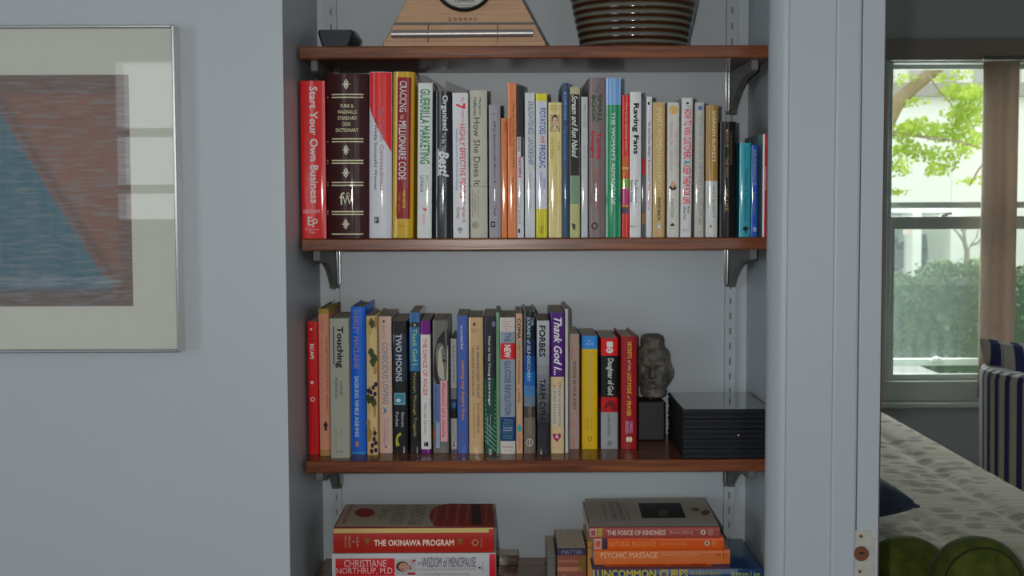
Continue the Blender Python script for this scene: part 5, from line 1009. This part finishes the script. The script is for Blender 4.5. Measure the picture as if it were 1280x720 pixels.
# pale sheet over the lower half, painting the haze of glare and dirty glass
sc = bpy.data.materials.new('pane_haze'); sc.use_nodes = True; N = sc.node_tree.nodes; L = sc.node_tree.links
b = N['Principled BSDF']; b.inputs['Base Color'].default_value = (0.40, 0.45, 0.45, 1); b.inputs['Roughness'].default_value = 0.7
tr = N.new('ShaderNodeBsdfTransparent'); mx = N.new('ShaderNodeMixShader'); nz = N.new('ShaderNodeTexNoise'); nz.inputs['Scale'].default_value = 5
ma = N.new('ShaderNodeMath'); ma.operation = 'MULTIPLY_ADD'; ma.inputs[1].default_value = 0.05; ma.inputs[2].default_value = 0.09
L.new(nz.outputs[0], ma.inputs[0]); L.new(ma.outputs[0], mx.inputs[0]); L.new(tr.outputs[0], mx.inputs[1]); L.new(b.outputs[0], mx.inputs[2]); L.new(mx.outputs[0], N['Material Output'].inputs[0])
m = MB(); m.box((fx-0.01-ox_, 0.160, wz(474)-oz_), (gz0-ox_, 0.161, wz(262)-oz_)); m.build('haze_sheet', sc, win)
# casing: head board, apron and sill
m = MB(); m.box((WW(1100, 250).x, YW-0.024, WW(1170, 76).z), (wx1+0.09, YW-0.0005, WW(1170, 49).z)); struct('trim_5', m, hc, bevel=0.003)
m = MB(); m.box((wx0-0.09, YW-0.02, WW(1150, 507).z), (wx0-0.0005, YW-0.0005, WW(1170, 76.5).z)); struct('trim_6', m, vin, bevel=0.003)
m = MB(); m.box((wx1+0.0005, YW-0.02, WW(1150, 500).z), (wx1+0.09, YW-0.0005, WW(1170, 76.5).z)); struct('trim_7', m, vin, bevel=0.003)
m = MB(); m.box((wx0-0.12, YW-0.07, WW(1150, 507).z), (wx1+0.12, YW+0.012, WW(1150, 501).z)); struct('trim_8', m, vin, bevel=0.004)
m = MB(); m.box((wx0, YW-0.014, WW(1150, 500.8).z), (wx1, YW-0.0004, WW(1150, 476).z)); struct('trim_9', m, vin, bevel=0.002)

# curtain hanging at the side of the window
cm, N, L, b = node_mat('beige_curtain_cloth', 0.85)
tc = N.new('ShaderNodeTexCoord'); nz = N.new('ShaderNodeTexNoise'); nz.inputs['Scale'].default_value = 140; L.new(tc.outputs['Object'], nz.inputs[0])
rp = ramp(N, [(0.3, C('978a7c', 1.7)), (0.7, C('a4968a', 1.7))]); L.new(nz.outputs[0], rp.inputs[0]); L.new(rp.outputs[0], b.inputs['Base Color'])
tl = N.new('ShaderNodeBsdfTranslucent'); L.new(rp.outputs[0], tl.inputs[0]); mx = N.new('ShaderNodeMixShader'); mx.inputs[0].default_value = 0.35
L.new(b.outputs[0], mx.inputs[1]); L.new(tl.outputs[0], mx.inputs[2]); L.new(mx.outputs[0], N['Material Output'].inputs[0])
YCU = YW-0.085
c0, c1 = W(1232, 250, YCU).x, W(1272, 250, YCU).x
ct, cb = W(1240, 76, YCU).z, W(1240, 499, YCU).z
cur = thing('curtain', ((c0+c1)/2, YCU, cb), 'beige curtain hanging straight at the edge of the bedroom window', 'curtain')
def cf(u, v):
    x = c0+(c1-c0)*u; y = 0.010*sin(u*2*pi*1.0+0.8)+0.002*sin(u*17)+0.045*exp(-u/0.13)
    return (x-(c0+c1)/2, y, (ct-cb)*v)
m = MB(); m.grid(cf, 60, 8); o = m.build('cloth', cm, cur, smooth=80, recalc=False)
sd = o.modifiers.new('thickness', 'SOLIDIFY'); sd.thickness = 0.0015
rx0, rx1 = c0-0.02, wx1+0.12
rod = thing('curtain_rod', ((rx0+rx1)/2, YCU, ct+0.012), 'slim curtain rod above the bedroom window', 'curtain rod')
m = MB(); m.tube([(rx0-rod.location.x, 0, 0), (rx1-rod.location.x, 0, 0)], 0.008, 14); m.build('rod', mat('rod_metal', C('5c5850', 1.5), 0.4, 0.1, 30, metal=0.5), rod, smooth=40)
for xx in (rx0+0.02, rx1-0.02): 
    m = MB(); m.tube([(xx-rod.location.x, 0.0, 0), (xx-rod.location.x, 0.06, 0)], 0.005, 8); m.build('holder', mat('rod_metal', C('5c5850', 1.5), 0.4, 0.1, 30, metal=0.5), rod)

# bed
ZB = 0.70
d_far, d_near = 5.26, 3.02
bxr = W(1281, 604, 0).x
bedr = S(1279, 603, ZB).x-0.0; by0, by1 = d_near-2.07, d_far-2.07
bxl = -0.45
bed = thing('bed', ((bxl+bedr)/2, (by0+by1)/2, 0), 'bed with a pale quilt in a faded leaf pattern, by the bedroom window', 'bed')
bx_, byc = bed.location.x, bed.location.y
qm, N, L, b = node_mat('leaf_pattern_quilt', 0.9)
tc = N.new('ShaderNodeTexCoord'); mp = N.new('ShaderNodeMapping'); mp.inputs['Scale'].default_value = (13.0, 12.5, 12.0); L.new(tc.outputs['Object'], mp.inputs[0])
nw = N.new('ShaderNodeTexNoise'); nw.inputs['Scale'].default_value = 1.3; L.new(mp.outputs[0], nw.inputs[0])
av = N.new('ShaderNodeMix'); av.data_type = 'RGBA'; av.inputs[0].default_value = 0.16; L.new(mp.outputs[0], av.inputs[6]); L.new(nw.outputs[1], av.inputs[7])
vo = N.new('ShaderNodeTexVoronoi'); vo.inputs['Scale'].default_value = 1.35; vo.inputs['Randomness'].default_value = 0.75; L.new(av.outputs[2], vo.inputs[0])
st2_ = N.new('ShaderNodeTexNoise'); st2_.inputs['Scale'].default_value = 9; st2_.inputs['Detail'].default_value = 4
mp2 = N.new('ShaderNodeMapping'); mp2.inputs['Scale'].default_value = (1.2, 7, 1); L.new(tc.outputs['Object'], mp2.inputs[0]); L.new(mp2.outputs[0], st2_.inputs[0])
rp = ramp(N, [(0.30, C('757065', 2.7)), (0.42, C('827c70', 2.75)), (0.48, C('989284', 2.75))]); L.new(vo.outputs['Distance'], rp.inputs[0])
mxq = N.new('ShaderNodeMix'); mxq.data_type = 'RGBA'; mxq.blend_type = 'MULTIPLY'; mxq.inputs[0].default_value = 0.6; L.new(rp.outputs[0], mxq.inputs[6])
rp2 = ramp(N, [(0.35, (0.74, 0.73, 0.72)), (0.6, (1, 1, 1))]); L.new(st2_.outputs[0], rp2.inputs[0]); L.new(rp2.outputs[0], mxq.inputs[7]); L.new(mxq.outputs[2], b.inputs['Base Color'])
bp = N.new('ShaderNodeBump'); bp.inputs['Strength'].default_value = 0.5; bp.inputs['Distance'].default_value = 0.02; L.new(st2_.outputs[0], bp.inputs['Height']); L.new(bp.outputs[0], b.inputs['Normal'])
hw, hl = (bedr-bxl)/2, (by1-by0)/2
def qf(u, v):
    # unrolled sheet: sides hang down 0.42 over rounded edges
    ext = 0.42; r = 0.06
    def wrap(s, half):
        t_ = s*(half+ext); a = abs(t_); sg = 1 if t_ >= 0 else -1
        if a <= half-r: return sg*a, 0.0
        if a <= half-r+r*pi/2: q = (a-(half-r))/r; return sg*(half-r+r*sin(q)), -r*(1-cos(q))
        return sg*(half+0.006*sin(a*30)), -r-(a-(half-r+r*pi/2))
    x, dzx = wrap(2*u-1, hw); y, dzy = wrap(2*v-1, hl)
    z = ZB+min(dzx, dzy)
    if dzx == 0 and dzy == 0:
        q1 = (x-0.05)/0.235; q2 = y/0.9
        z += 0.011*(1-exp(-((q1-round(q1))/0.09)**2)) + 0.003*sin(x*9)*sin(y*7) + 0.004*(1-exp(-((q2-round(q2))/0.07)**2)) - 0.004
    return (x, y, z)
m = MB(); m.grid(qf, 220, 120); m.build('quilt', qm, bed, smooth=60, recalc=False)
m = MB(); m.box((-hw+0.03, -hl+0.03, 0.36), (hw-0.03, hl-0.03, ZB-0.05)); m.build('mattress', mat('mattress_cloth', C('a09c92', 1.7), 0.9, 0.05, 30), bed, bevel=0.05)
m = MB(); m.box((-hw+0.05, -hl+0.05, 0.14), (hw-0.05, hl-0.05, 0.355)); m.build('box_spring', mat('box_cloth', C('8c887e', 1.7), 0.9, 0.05, 30), bed, bevel=0.02)
for sx2 in (-1, 1):
    for sy2 in (-1, 1):
        m = MB(); m.box((sx2*(hw-0.12)-0.03, sy2*(hl-0.12)-0.03, 0.0005), (sx2*(hw-0.12)+0.03, sy2*(hl-0.12)+0.03, 0.139)); m.build('leg', floor_wood, bed)

def pillow(name, loc, sx2, sy2, sz2, rot, mm, lab, cat, n=30, taper=0.0):
    t = thing(name, loc, lab, cat, None, rot)
    def f(top):
        def g(u, v):
            a, c = 2*u-1, 2*v-1
            e = max(0.0, (1-a**2)*(1-c**2))**0.42
            pinch = 1-0.07*(1-abs(a))*abs(c)**2-0.0
            return ((1-taper*(1-c)/2)*sx2*a*(1-0.08*(1-c*c)*abs(a)**3*-1-0.06*(1-abs(c)**2)), sy2*c*(1-0.06*(1-abs(a)**2)), top*sz2*e)
        return g
    m = MB(); m.grid(f(1), n, n); m.grid(f(-1), n, n)
    m.build('cushion_cover', mm, t, smooth=80, weld=True)
    pts = [f(1)(i/20, 0) for i in range(20)]+[f(1)(1, i/20) for i in range(20)]+[f(1)(1-i/20, 1) for i in range(20)]+[f(1)(0, 1-i/20) for i in range(21)]
    m = MB(); m.tube(pts, 0.004, 6); m.build('piping', mm, t, smooth=60)
    return t
navy = mat('navy_cloth', C('2a3448', 1.5), 0.85, 0.15, 60)
q = S(1090, 632, ZB+0.05)
pillow('throw_pillow', (q.x-0.10, q.y, ZB+0.095), 0.15, 0.15, 0.06, (R(10), R(6), R(38)), navy, 'dark blue throw pillow on the quilt, peeking past the door frame', 'pillow')

# green bolsters on a bench at the foot of the bed
velvet, N, L, b = node_mat('green_velvet', 0.8)
tc = N.new('ShaderNodeTexCoord'); nz = N.new('ShaderNodeTexNoise'); nz.inputs['Scale'].default_value = 40; nz.inputs['Detail'].default_value = 5; L.new(tc.outputs['Object'], nz.inputs[0])
rp = ramp(N, [(0.3, C('333a14', 1.9)), (0.7, C('4a5220', 1.9))]); L.new(nz.outputs[0], rp.inputs[0]); L.new(rp.outputs[0], b.inputs['Base Color'])
b.inputs['Sheen Weight'].default_value = 0.08; b.inputs['Specular IOR Level'].default_value = 0.1; b.inputs['Sheen Roughness'].default_value = 0.5
bump_ = N.new('ShaderNodeBump'); bump_.inputs['Strength'].default_value = 0.2; L.new(nz.outputs[0], bump_.inputs['Height']); L.new(bump_.outputs[0], b.inputs['Normal'])
def bolster(cx, ytop, rpx, dist, lab, lean):
    Y = dist-2.07; rr = rpx/FPX*dist; top = W(cx, ytop, Y).z; c = W(cx, 700, Y)
    t = thing('round_cushion', (c.x, Y, top-rr), lab, 'cushion', 'round green velvet cushions', (R(-lean), 0, 0))
    prof = [(rr*0.0005, -0.056), (rr*0.35, -0.054), (rr*0.65, -0.046), (rr*0.80, -0.037), (rr*0.90, -0.030), (rr*0.97, -0.016), (rr, 0.0), (rr*0.97, 0.022), (rr*0.90, 0.036), (rr*0.80, 0.036), (rr*0.45, 0.046), (rr*0.0005, 0.047)]
    m = MB(); m.lathe(prof, 64, caps=False)
    m.v = [(x, z, y) for x, y, z in m.v]; m.build('cushion_cover', velvet, t, smooth=80)
    if cx > 1200:
      m = MB(); m.tube([(rr*0.81*cos(2*pi*i/48), -0.0365, rr*0.81*sin(2*pi*i/48)) for i in range(49)], 0.002, 8); m.build('piping', mat('green_piping', C('20260c', 1.8), 0.8, 0.1, 60), t, smooth=60)
    return top-2*rr
zl = bolster(1133, 670.5, 60, 2.72, 'round green velvet cushion beside the door frame, partly behind its twin', 6)
zr = bolster(1222, 671, 62, 2.54, 'round green velvet cushion with a piped edge, farther from the door frame', 6)
zbn = min(zl, zr)-0.006
bench = thing('bench', (0.78, 0.66, 0), 'upholstered bench under the round green cushions at the foot of the bed', 'bench')
m = MB(); m.box((-0.5, -0.27, zbn-0.10), (0.6, 0.27, zbn)); m.build('seat', mat('bench_cloth', C('5a5648', 1.7), 0.9, 0.1, 40), bench, bevel=0.02)
for a in (-0.45, 0.55):
    for c in (-0.22, 0.22): 
        m = MB(); m.box((a-0.02, c-0.02, 0.0005), (a+0.02, c+0.02, zbn-0.101)); m.build('leg', floor_wood, bench)

# striped tub chair and cushion
def stripes(name, k_, axis, a, b2, c2, width, phase=0.0):
    m_, N, L, b = node_mat(name, 0.85)
    tc = N.new('ShaderNodeTexCoord'); sx = N.new('ShaderNodeSeparateXYZ'); L.new(tc.outputs['UV' if axis == 'uv' else 'Object'], sx.inputs[0])
    src = sx.outputs[0]
    m1 = N.new('ShaderNodeMath'); m1.operation = 'MULTIPLY_ADD'; m1.inputs[1].default_value = k_; m1.inputs[2].default_value = phase; L.new(src, m1.inputs[0])
    fr_ = N.new('ShaderNodeMath'); fr_.operation = 'FRACT'; L.new(m1.outputs[0], fr_.inputs[0])
    rp = ramp(N, [(0.0, a), (width, b2), (width+0.07, a), (width+0.10, c2), (width+0.14, a)], 'CONSTANT')
    rp.color_ramp.elements[0].color = (*b2, 1); rp.color_ramp.elements[1].color = (*a, 1); rp.color_ramp.elements[2].color = (*c2, 1); rp.color_ramp.elements[3].color = (*a, 1)
    L.new(fr_.outputs[0], rp.inputs[0])
    nz = N.new('ShaderNodeTexNoise'); nz.inputs['Scale'].default_value = 200; L.new(tc.outputs['Object'], nz.inputs[0])
    bp = N.new('ShaderNodeBump'); bp.inputs['Strength'].default_value = 0.15; L.new(nz.outputs[0], bp.inputs['Height']); L.new(bp.outputs[0], b.inputs['Normal'])
    L.new(rp.outputs[0], b.inputs['Base Color'])
    return m_
white_c, blue_c2, thin = C('9c968c', 1.75), C('2c2f58', 1.7), C('5a5878', 1.7)
YCH = 2.62
sL = W(1234, 470, YCH).x; zt_ = W(1250, 462, YCH).z
chs = stripes('blue_striped_cover', 34.0, 'uv', white_c, blue_c2, thin, 0.42)
chair = thing('armchair', (sL+0.40, YCH+0.02, 0), 'blue and white striped tub chair between the bed and the curtain', 'armchair', None, (0, 0, R(-12)))
def tub(name, r0, r1, z0, z1, a0, a1, mm):
    n = 60; mb = MB(); uv = []
    ring = []
    sec = [(r1, z0), (r1+0.012, z1-0.03), (r1+0.006, z1-0.008), (r1-0.012, z1), (r0+0.012, z1), (r0, z1-0.012), (r0, z0)]
    for j, (r_, z_) in enumerate(sec):
        for i in range(n+1):
            a = a0+(a1-a0)*i/n; mb.v.append((r_*cos(a), r_*sin(a), z_))
    for j in range(len(sec)):
        j2 = (j+1) % len(sec)
        for i in range(n):
            mb.f.append((j*(n+1)+i, j*(n+1)+i+1, j2*(n+1)+i+1, j2*(n+1)+i)); mb.m.append(0); uv.append(((i/n), (i+1)/n))
    mb.f.append(tuple(j*(n+1) for j in range(len(sec)))); mb.m.append(0); uv.append(None)
    mb.f.append(tuple(j*(n+1)+n for j in range(len(sec)-1, -1, -1))); mb.m.append(0); uv.append(None)
    o = mb.build(name, mm, chair, smooth=50, recalc=True)
    lay = o.data.uv_layers.new(name='UVMap')
    for p in o.data.polygons:
        for li, vi in zip(p.loop_indices, p.vertices):
            lay.data[li].uv = ((vi % (n+1))/n, vi//(n+1)/len(sec))
    return o
tub('backrest', 0.31, 0.385, 0.16, zt_, R(70), R(350), chs)
m = MB(); m.lathe([(0.30, 0.16), (0.308, 0.2), (0.308, 0.42), (0.29, 0.46), (0.05, 0.475), (0.001, 0.475)], 40, caps=False); m.f.append(tuple(range(39, -1, -1))); m.m.append(0)
m.build('seat', stripes('striped_seat', 14.0, 'obj', white_c, blue_c2, thin, 0.42), chair, smooth=50)
for a in (45, 135, 225, 315):
    m = MB(); m.tube([(0.24*cos(R(a)), 0.24*sin(R(a)), 0.16), (0.27*cos(R(a)), 0.27*sin(R(a)), 0.0005)], [0.022, 0.014], 10); m.build('leg', floor_wood, chair)
pc_ = W(1294, 490, YCH+0.13)
pillow('cushion', (pc_.x, YCH+0.13, pc_.z), 0.20, 0.175, 0.07, (R(76), R(5), 0), stripes('striped_cushion_cover', 13.0, 'obj', white_c, blue_c2, thin, 0.42, 0.2), 'blue and white striped cushion propped above the back of the tub chair', 'cushion', taper=0.5)

# ------------------------------------------------------------------ outside the bedroom window
GZ = -1.05
def At(px, py, dist): return W(px, py, dist-2.07)
lawn = mat('grass_ground', C('6c8a4a', 1.0), 0.9, 0.2, 2.0)
m = MB(); m.box((-60, 4.2, GZ-0.2), (90, 70, GZ)); struct('ground', m, lawn)
m = MB(); m.box((-60, 24, GZ), (90, 33, GZ+0.02)); struct('street', m, mat('pale_asphalt', C('c0b4ae', 1.0), 0.9, 0.1, 3))
random.seed(11)
def leaf_cluster(mb, c, rad, n, size, flat=1.0, mi=0):
    for _ in range(n):
        d = Vector((random.gauss(0, 1), random.gauss(0, 1), random.gauss(0, 1)*flat)); d = d/max(1e-3, d.length)*(random.random()**0.4)
        p = Vector(c)+Vector((d.x*rad[0], d.y*rad[1], d.z*rad[2]))
        e1 = Vector((random.gauss(0, 1), random.gauss(0, 1), random.gauss(0, 1))).normalized(); e2 = e1.cross(Vector((random.gauss(0, 1), random.gauss(0, 1), random.gauss(0, 1)))).normalized()
        s = size*(0.6+0.8*random.random())
        mb.quad([p-e1*s, p-e2*s*0.55, p+e1*s, p+e2*s*0.55], mi)
def leaf_mat(name, a, b2, tl_=0.5):
    m_, N, L, b = node_mat(name, 0.6)
    tc = N.new('ShaderNodeTexCoord'); nz = N.new('ShaderNodeTexNoise'); nz.inputs['Scale'].default_value = 3.5; nz.inputs['Detail'].default_value = 4; L.new(tc.outputs['Object'], nz.inputs[0])
    rp = ramp(N, [(0.3, a), (0.7, b2)]); L.new(nz.outputs[0], rp.inputs[0]); L.new(rp.outputs[0], b.inputs['Base Color'])
    t2 = N.new('ShaderNodeBsdfTranslucent'); L.new(rp.outputs[0], t2.inputs[0]); mx = N.new('ShaderNodeMixShader'); mx.inputs[0].default_value = tl_
    L.new(b.outputs[0], mx.inputs[1]); L.new(t2.outputs[0], mx.inputs[2]); L.new(mx.outputs[0], N['Material Output'].inputs[0])
    return m_
# hedge
hA, hB = At(1095, 325, 15), At(1250, 340, 15)
hg = thing('hedge', ((hA.x+hB.x)/2, 13.3, GZ), 'clipped dense green hedge outside the bedroom window', 'hedge')
hh = At(1170, 348, 15).z-GZ
m = MB()
for _ in range(15000):
    x = (random.random()-0.5)*7; y = random.choice([-0.62, -0.5])*1.0+random.gauss(0, 0.12); z = random.random()*hh
    if random.random() < 0.35: z = hh+random.gauss(0, 0.05)+0.06*sin(x*3.1)+0.05*sin(x*7.3); y = (random.random()-0.5)*1.3
    e1 = Vector((random.gauss(0, 1), random.gauss(0, 1), random.gauss(0, 1))).normalized(); e2 = e1.cross(Vector((random.gauss(0, 1), random.gauss(0, 1), random.gauss(0, 1)))).normalized()
    s = 0.022+0.022*random.random(); p = Vector((x, y, z)); m.quad([p-e1*s, p-e2*s*0.6, p+e1*s, p+e2*s*0.6])
m.build('foliage', leaf_mat('hedge_leaves', C('425c34', 0.8), C('768e58', 0.8), 0.35), hg, recalc=False)
m = MB(); m.box((-3.4, -0.55, 0.02), (3.4, 0.6, hh-0.06)); m.build('dense_core', mat('hedge_core', C('3c5630', 0.9), 0.9, 0.35, 9), hg)
# tree: limb across the view with leafy sprays
tr_ = thing('tree', (At(1040, 250, 11).x, At(1040, 250, 11).y, GZ), 'tree with a thick slanting limb and bright spring leaves outside the bedroom window', 'tree')
o_ = tr_.location
def T(px, py, d): return At(px, py, d)-o_
bark = mat('tree_bark', C('8a7a5c', 1.1), 0.9, 0.25, 12, bump=0.4)
m = MB()
m.tube([T(1030, 560, 11), T(1040, 380, 11), T(1062, 260, 11), T(1098, 168, 11)], [0.20, 0.17, 0.14, 0.10], 14)
m.build('trunk', bark, tr_, smooth=60)
m = MB(); m.tube([T(1098, 170, 11), T(1122, 127, 11), T(1145, 106, 11), T(1165, 90, 11), T(1196, 66, 11), T(1240, 40, 11)], [0.078, 0.062, 0.052, 0.05, 0.04, 0.03], 12); m.build('limb', bark, tr_, smooth=60)
for pts in ([(1160, 94), (1172, 110), (1184, 124), (1190, 132)], [(1085, 150), (1120, 166), (1165, 174), (1200, 176), (1240, 190)], [(1098, 170), (1130, 168), (1175, 172), (1230, 186)], [(1200, 176), (1206, 186), (1190, 214)], [(1240, 190), (1222, 214), (1212, 232)]):
    m = MB(); m.tube([T(x, y, 10.8) for x, y in pts], [0.010, 0.008, 0.006, 0.004][:len(pts)] + [0.003]*(max(0, len(pts)-4)), 6); m.build('twig', bark, tr_)
m = MB()
LV = ((1125, 165, 16, 9, 120), (1150, 158, 20, 10, 150), (1185, 165, 24, 12, 220), (1212, 150, 18, 14, 170), (1200, 140, 16, 10, 110), (1215, 175, 16, 12, 130), (1130, 185, 14, 10, 100), (1160, 192, 16, 9, 100), (1125, 208, 12, 12, 70), (1178, 205, 12, 10, 70), (1200, 112, 20, 7, 120), (1220, 128, 12, 12, 120), (1210, 120, 24, 6, 110), (1140, 128, 14, 6, 40), (1128, 100, 12, 6, 30), (1170, 215, 8, 6, 30), (1212, 226, 6, 6, 26), (1122, 240, 10, 4, 26), (1196, 190, 10, 10, 60), (1186, 96, 26, 6, 50))
for cx, cy, rx, ry, n in LV:
    c = T(cx, cy, 10.8+random.random()*0.5); f_ = 10.8/FPX
    leaf_cluster(m, c, (rx*f_*1.15, 0.35, ry*f_*1.15), int(n*1.7), 0.021)
m.build('foliage', leaf_mat('spring_leaves', C('9ab040', 1.0), C('c2d860', 1.0), 0.6), tr_, recalc=False)
# white parked car near the window
white = mat('white_car_paint', (0.8, 0.8, 0.8), 0.25, 0.02, 5, coat=0.5)
carx = At(1162, 465, 8.9).x; cy_ = At(1162, 465, 8.9).y
roofz = At(1140, 466, 8.9).z
def make_car(loc, roof_h, paint, lab, rotz, length=4.2):
    t = thing('car', loc, lab, 'car', None, (0, 0, rotz))
    k_ = roof_h/1.42; Lc = length; hwc = 0.82
    pr = [(-Lc/2, .30), (-Lc/2-0.03, .55), (-Lc/2+.04, .82), (-Lc/2+.55, .92), (-Lc/2+.95, 1.36), (-Lc/2+1.5, 1.42), (-Lc/2+2.3, 1.38), (-Lc/2+3.0, .95), (Lc/2-.25, .82), (Lc/2, .6), (Lc/2, .30)]
    low = [p for p in pr if p[1] < 0.96]
    m = MB(); m.prism([(x, z*k_) for x, z in low], lambda u, v, tt: (u, tt, v), -hwc, hwc); m.build('body', paint, t, bevel=0.05, smooth=40)
    cab = [(-Lc/2+.5, .93), (-Lc/2+.95, 1.36), (-Lc/2+1.5, 1.42), (-Lc/2+2.3, 1.38), (-Lc/2+3.02, .94)]
    m = MB()
    n = len(cab); 
    for s in (-1, 1):
        m.v += [(x, s*(hwc-0.03-0.16*(z-.93)/.5), z*k_) for x, z in cab]
    m.f += [tuple(range(n-1, -1, -1)), tuple(range(n, 2*n))]+[(i, (i+1) % n, n+(i+1) % n, n+i) for i in range(n)]; m.m += [0]*(n+2)
    m.build('cabin', paint, t, bevel=0.03, smooth=40)
    gl_ = mat('car_glass', (0.03, 0.035, 0.04), 0.08, 0.1, 5)
    for s in (-1, 1):
        m = MB(); m.quad([(x, s*(hwc-0.02-0.16*(z-.93)/.5+0.004), z*k_) for x, z in ((-Lc/2+.72, .97), (-Lc/2+1.02, 1.31), (-Lc/2+2.25, 1.31), (-Lc/2+2.85, .98))]); m.build('side_window', gl_, t, recalc=False)
        m = MB(); m.box((-Lc/2-0.035, s*0.62-0.16, .62*k_), (-Lc/2+0.10, s*0.62+0.16, .80*k_)); m.build('tail_light', mat('tail_light_red', C('b03028', 1.0), 0.2, 0.05, 20), t, bevel=0.02)
        for xw in (-Lc/2+.78, Lc/2-.85):
            m = MB(); m.lathe([(0.12, -0.09), (0.29, -0.10), (0.31, -0.06), (0.31, 0.06), (0.29, 0.10), (0.12, 0.09)], 28)
            m.v = [(x+xw, z+s*(hwc-0.1), y+0.31) for x, y, z in m.v]; m.build('wheel', mat('tyre_rubber', (0.03, 0.03, 0.03), 0.8, 0.1, 30), t, smooth=40)
    m = MB(); m.quad([(-Lc/2+.60, -0.6, .99*k_), (-Lc/2+.93, -0.55, 1.32*k_), (-Lc/2+.93, 0.55, 1.32*k_), (-Lc/2+.60, 0.6, .99*k_)]); m.v = [(x-0.02, y, z+0.01) for x, y, z in m.v]; m.build('rear_window', gl_, t, recalc=False)
    return t
make_car((carx-1.0, cy_+0.5, GZ), roofz-GZ+0.02, white, 'white car parked close below the bedroom window', R(180))
# house with a carport across the street
hs = thing('house', (At(1170, 300, 42).x, 40, GZ), 'pale building with an open carport across the street', 'building')
pale = mat('pale_render', (0.82, 0.80, 0.78), 0.8, 0.04, 1.0)
def HX(px): return At(px, 300, 42).x-hs.location.x
gtop = At(1170, 286, 42).z-GZ+0.5
m = MB(); m.box((HX(1188), -0.1, 0.03), (HX(1420), 6, gtop+3.5)); m.build('wall', pale, hs)
m = MB(); m.box((HX(1060), -0.1, gtop), (HX(1187.6), 6, gtop+3.5)); m.build('wall', pale, hs)
m = MB(); m.box((HX(1140), -0.15, 0.03), (HX(1151), 0.5, gtop-0.01)); m.build('pillar', pale, hs)
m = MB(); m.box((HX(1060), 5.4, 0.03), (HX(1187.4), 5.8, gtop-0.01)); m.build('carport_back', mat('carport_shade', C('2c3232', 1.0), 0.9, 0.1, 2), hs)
m = MB(); m.box((HX(1040), -0.4, gtop+3.5), (HX(1440), 6.4, gtop+3.9)); m.build('roof', mat('roof_grey', C('a09a94', 1.0), 0.8, 0.1, 3), hs)
cz = At(1165, 322, 44).z
make_car((At(1170, 305, 43.5).x, 43.0, GZ), 1.42, mat('dark_car_paint', C('1c2026', 1.0), 0.2, 0.1, 5, coat=0.5), 'dark car parked inside the open carport', R(160))
# small bare tree and shrubs on the far verge
sp = thing('sapling', (At(1208, 330, 22).x, At(1208, 330, 22).y, GZ), 'small thin forked tree between hedge and street', 'tree')
def SP(px, py): return At(px, py, 22)-sp.location
tw = mat('sapling_bark', C('8c847a', 1.0), 0.9, 0.2, 20)
base_ = SP(1208, 345); base_.z = 0.0
m = MB(); m.tube([base_, SP(1208, 332), SP(1209, 316), SP(1206, 304), SP(1205, 290), SP(1204, 276)], [0.06, 0.055, 0.045, 0.035, 0.025, 0.012], 8); m.build('trunk', tw, sp, smooth=60)
for pts in (((1209, 316), (1214, 306), (1221, 296), (1224, 280)), ((1206, 304), (1198, 292), (1192, 286)), ((1214, 306), (1222, 304), (1228, 296)), ((1205, 290), (1212, 280), (1214, 270)), ((1205, 290), (1196, 280), (1186, 278))):
    m = MB(); m.tube([SP(*p) for p in pts], [0.026, 0.018, 0.012, 0.008][:len(pts)], 6); m.build('branch', tw, sp)
for cx, cy, d, r_, n, lab in ((1176, 318, 34, 0.45, 380, 'low shrub in front of the carport pillar'), (1222, 316, 34, 0.40, 380, 'low shrub by the pale building, past the thin tree')):
    c = At(cx, cy, d); sh = thing('shrub', (c.x, c.y, GZ), lab, 'shrub', 'shrubs by the carport')
    m = MB(); leaf_cluster(m, (0, 0, 0.55), (r_, 0.6, 0.55), n, 0.09); m.build('foliage', leaf_mat('shrub_leaves', C('7a9a60', 1.0), C('a8c090', 1.0), 0.4), sh, recalc=False)
    m = MB(); m.tube([(0, 0, 0.0), (0.03, 0, 0.3), (0, 0, 0.6)], [0.05, 0.04, 0.02], 6); m.build('stem', tw, sh)
sg = thing('street_sign', (At(1132, 300, 30).x, At(1132, 300, 30).y, GZ), 'small pale sign on a thin post near the carport pillar', 'sign')
m = MB(); m.tube([(0, 0, 0), (0, 0, At(1132, 287, 30).z-GZ)], 0.035, 8); m.build('post', mat('post_grey', C('9a9a96', 1.0), 0.6), sg)
zz = At(1132, 290, 30).z-GZ; m = MB(); m.box((-0.07, -0.05, zz-0.05), (0.07, -0.038, zz+0.09)); m.build('sign_face', mat('sign_face', C('d8b8b0', 1.0), 0.5, 0.05, 10), sg)
# pale trunks and tall building far behind, seen through the top of the window
fbz = thing('building', (At(1170, 90, 52).x, 50, GZ), 'tall pale far building behind the tree', 'building')
m = MB(); m.box((-14, 4, 0), (12, 10, 9.0)); m.build('wall', mat('pale_brick', (0.8, 0.74, 0.72), 0.85, 0.06, 0.6), fbz)
for i in range(9):
    m = MB(); m.box((-5+i*1.3, 3.9, 7.0), (-5+i*1.3+0.6, 3.99, 8.5)); m.build('window', mat('far_window', (0.45, 0.42, 0.42), 0.3), fbz)
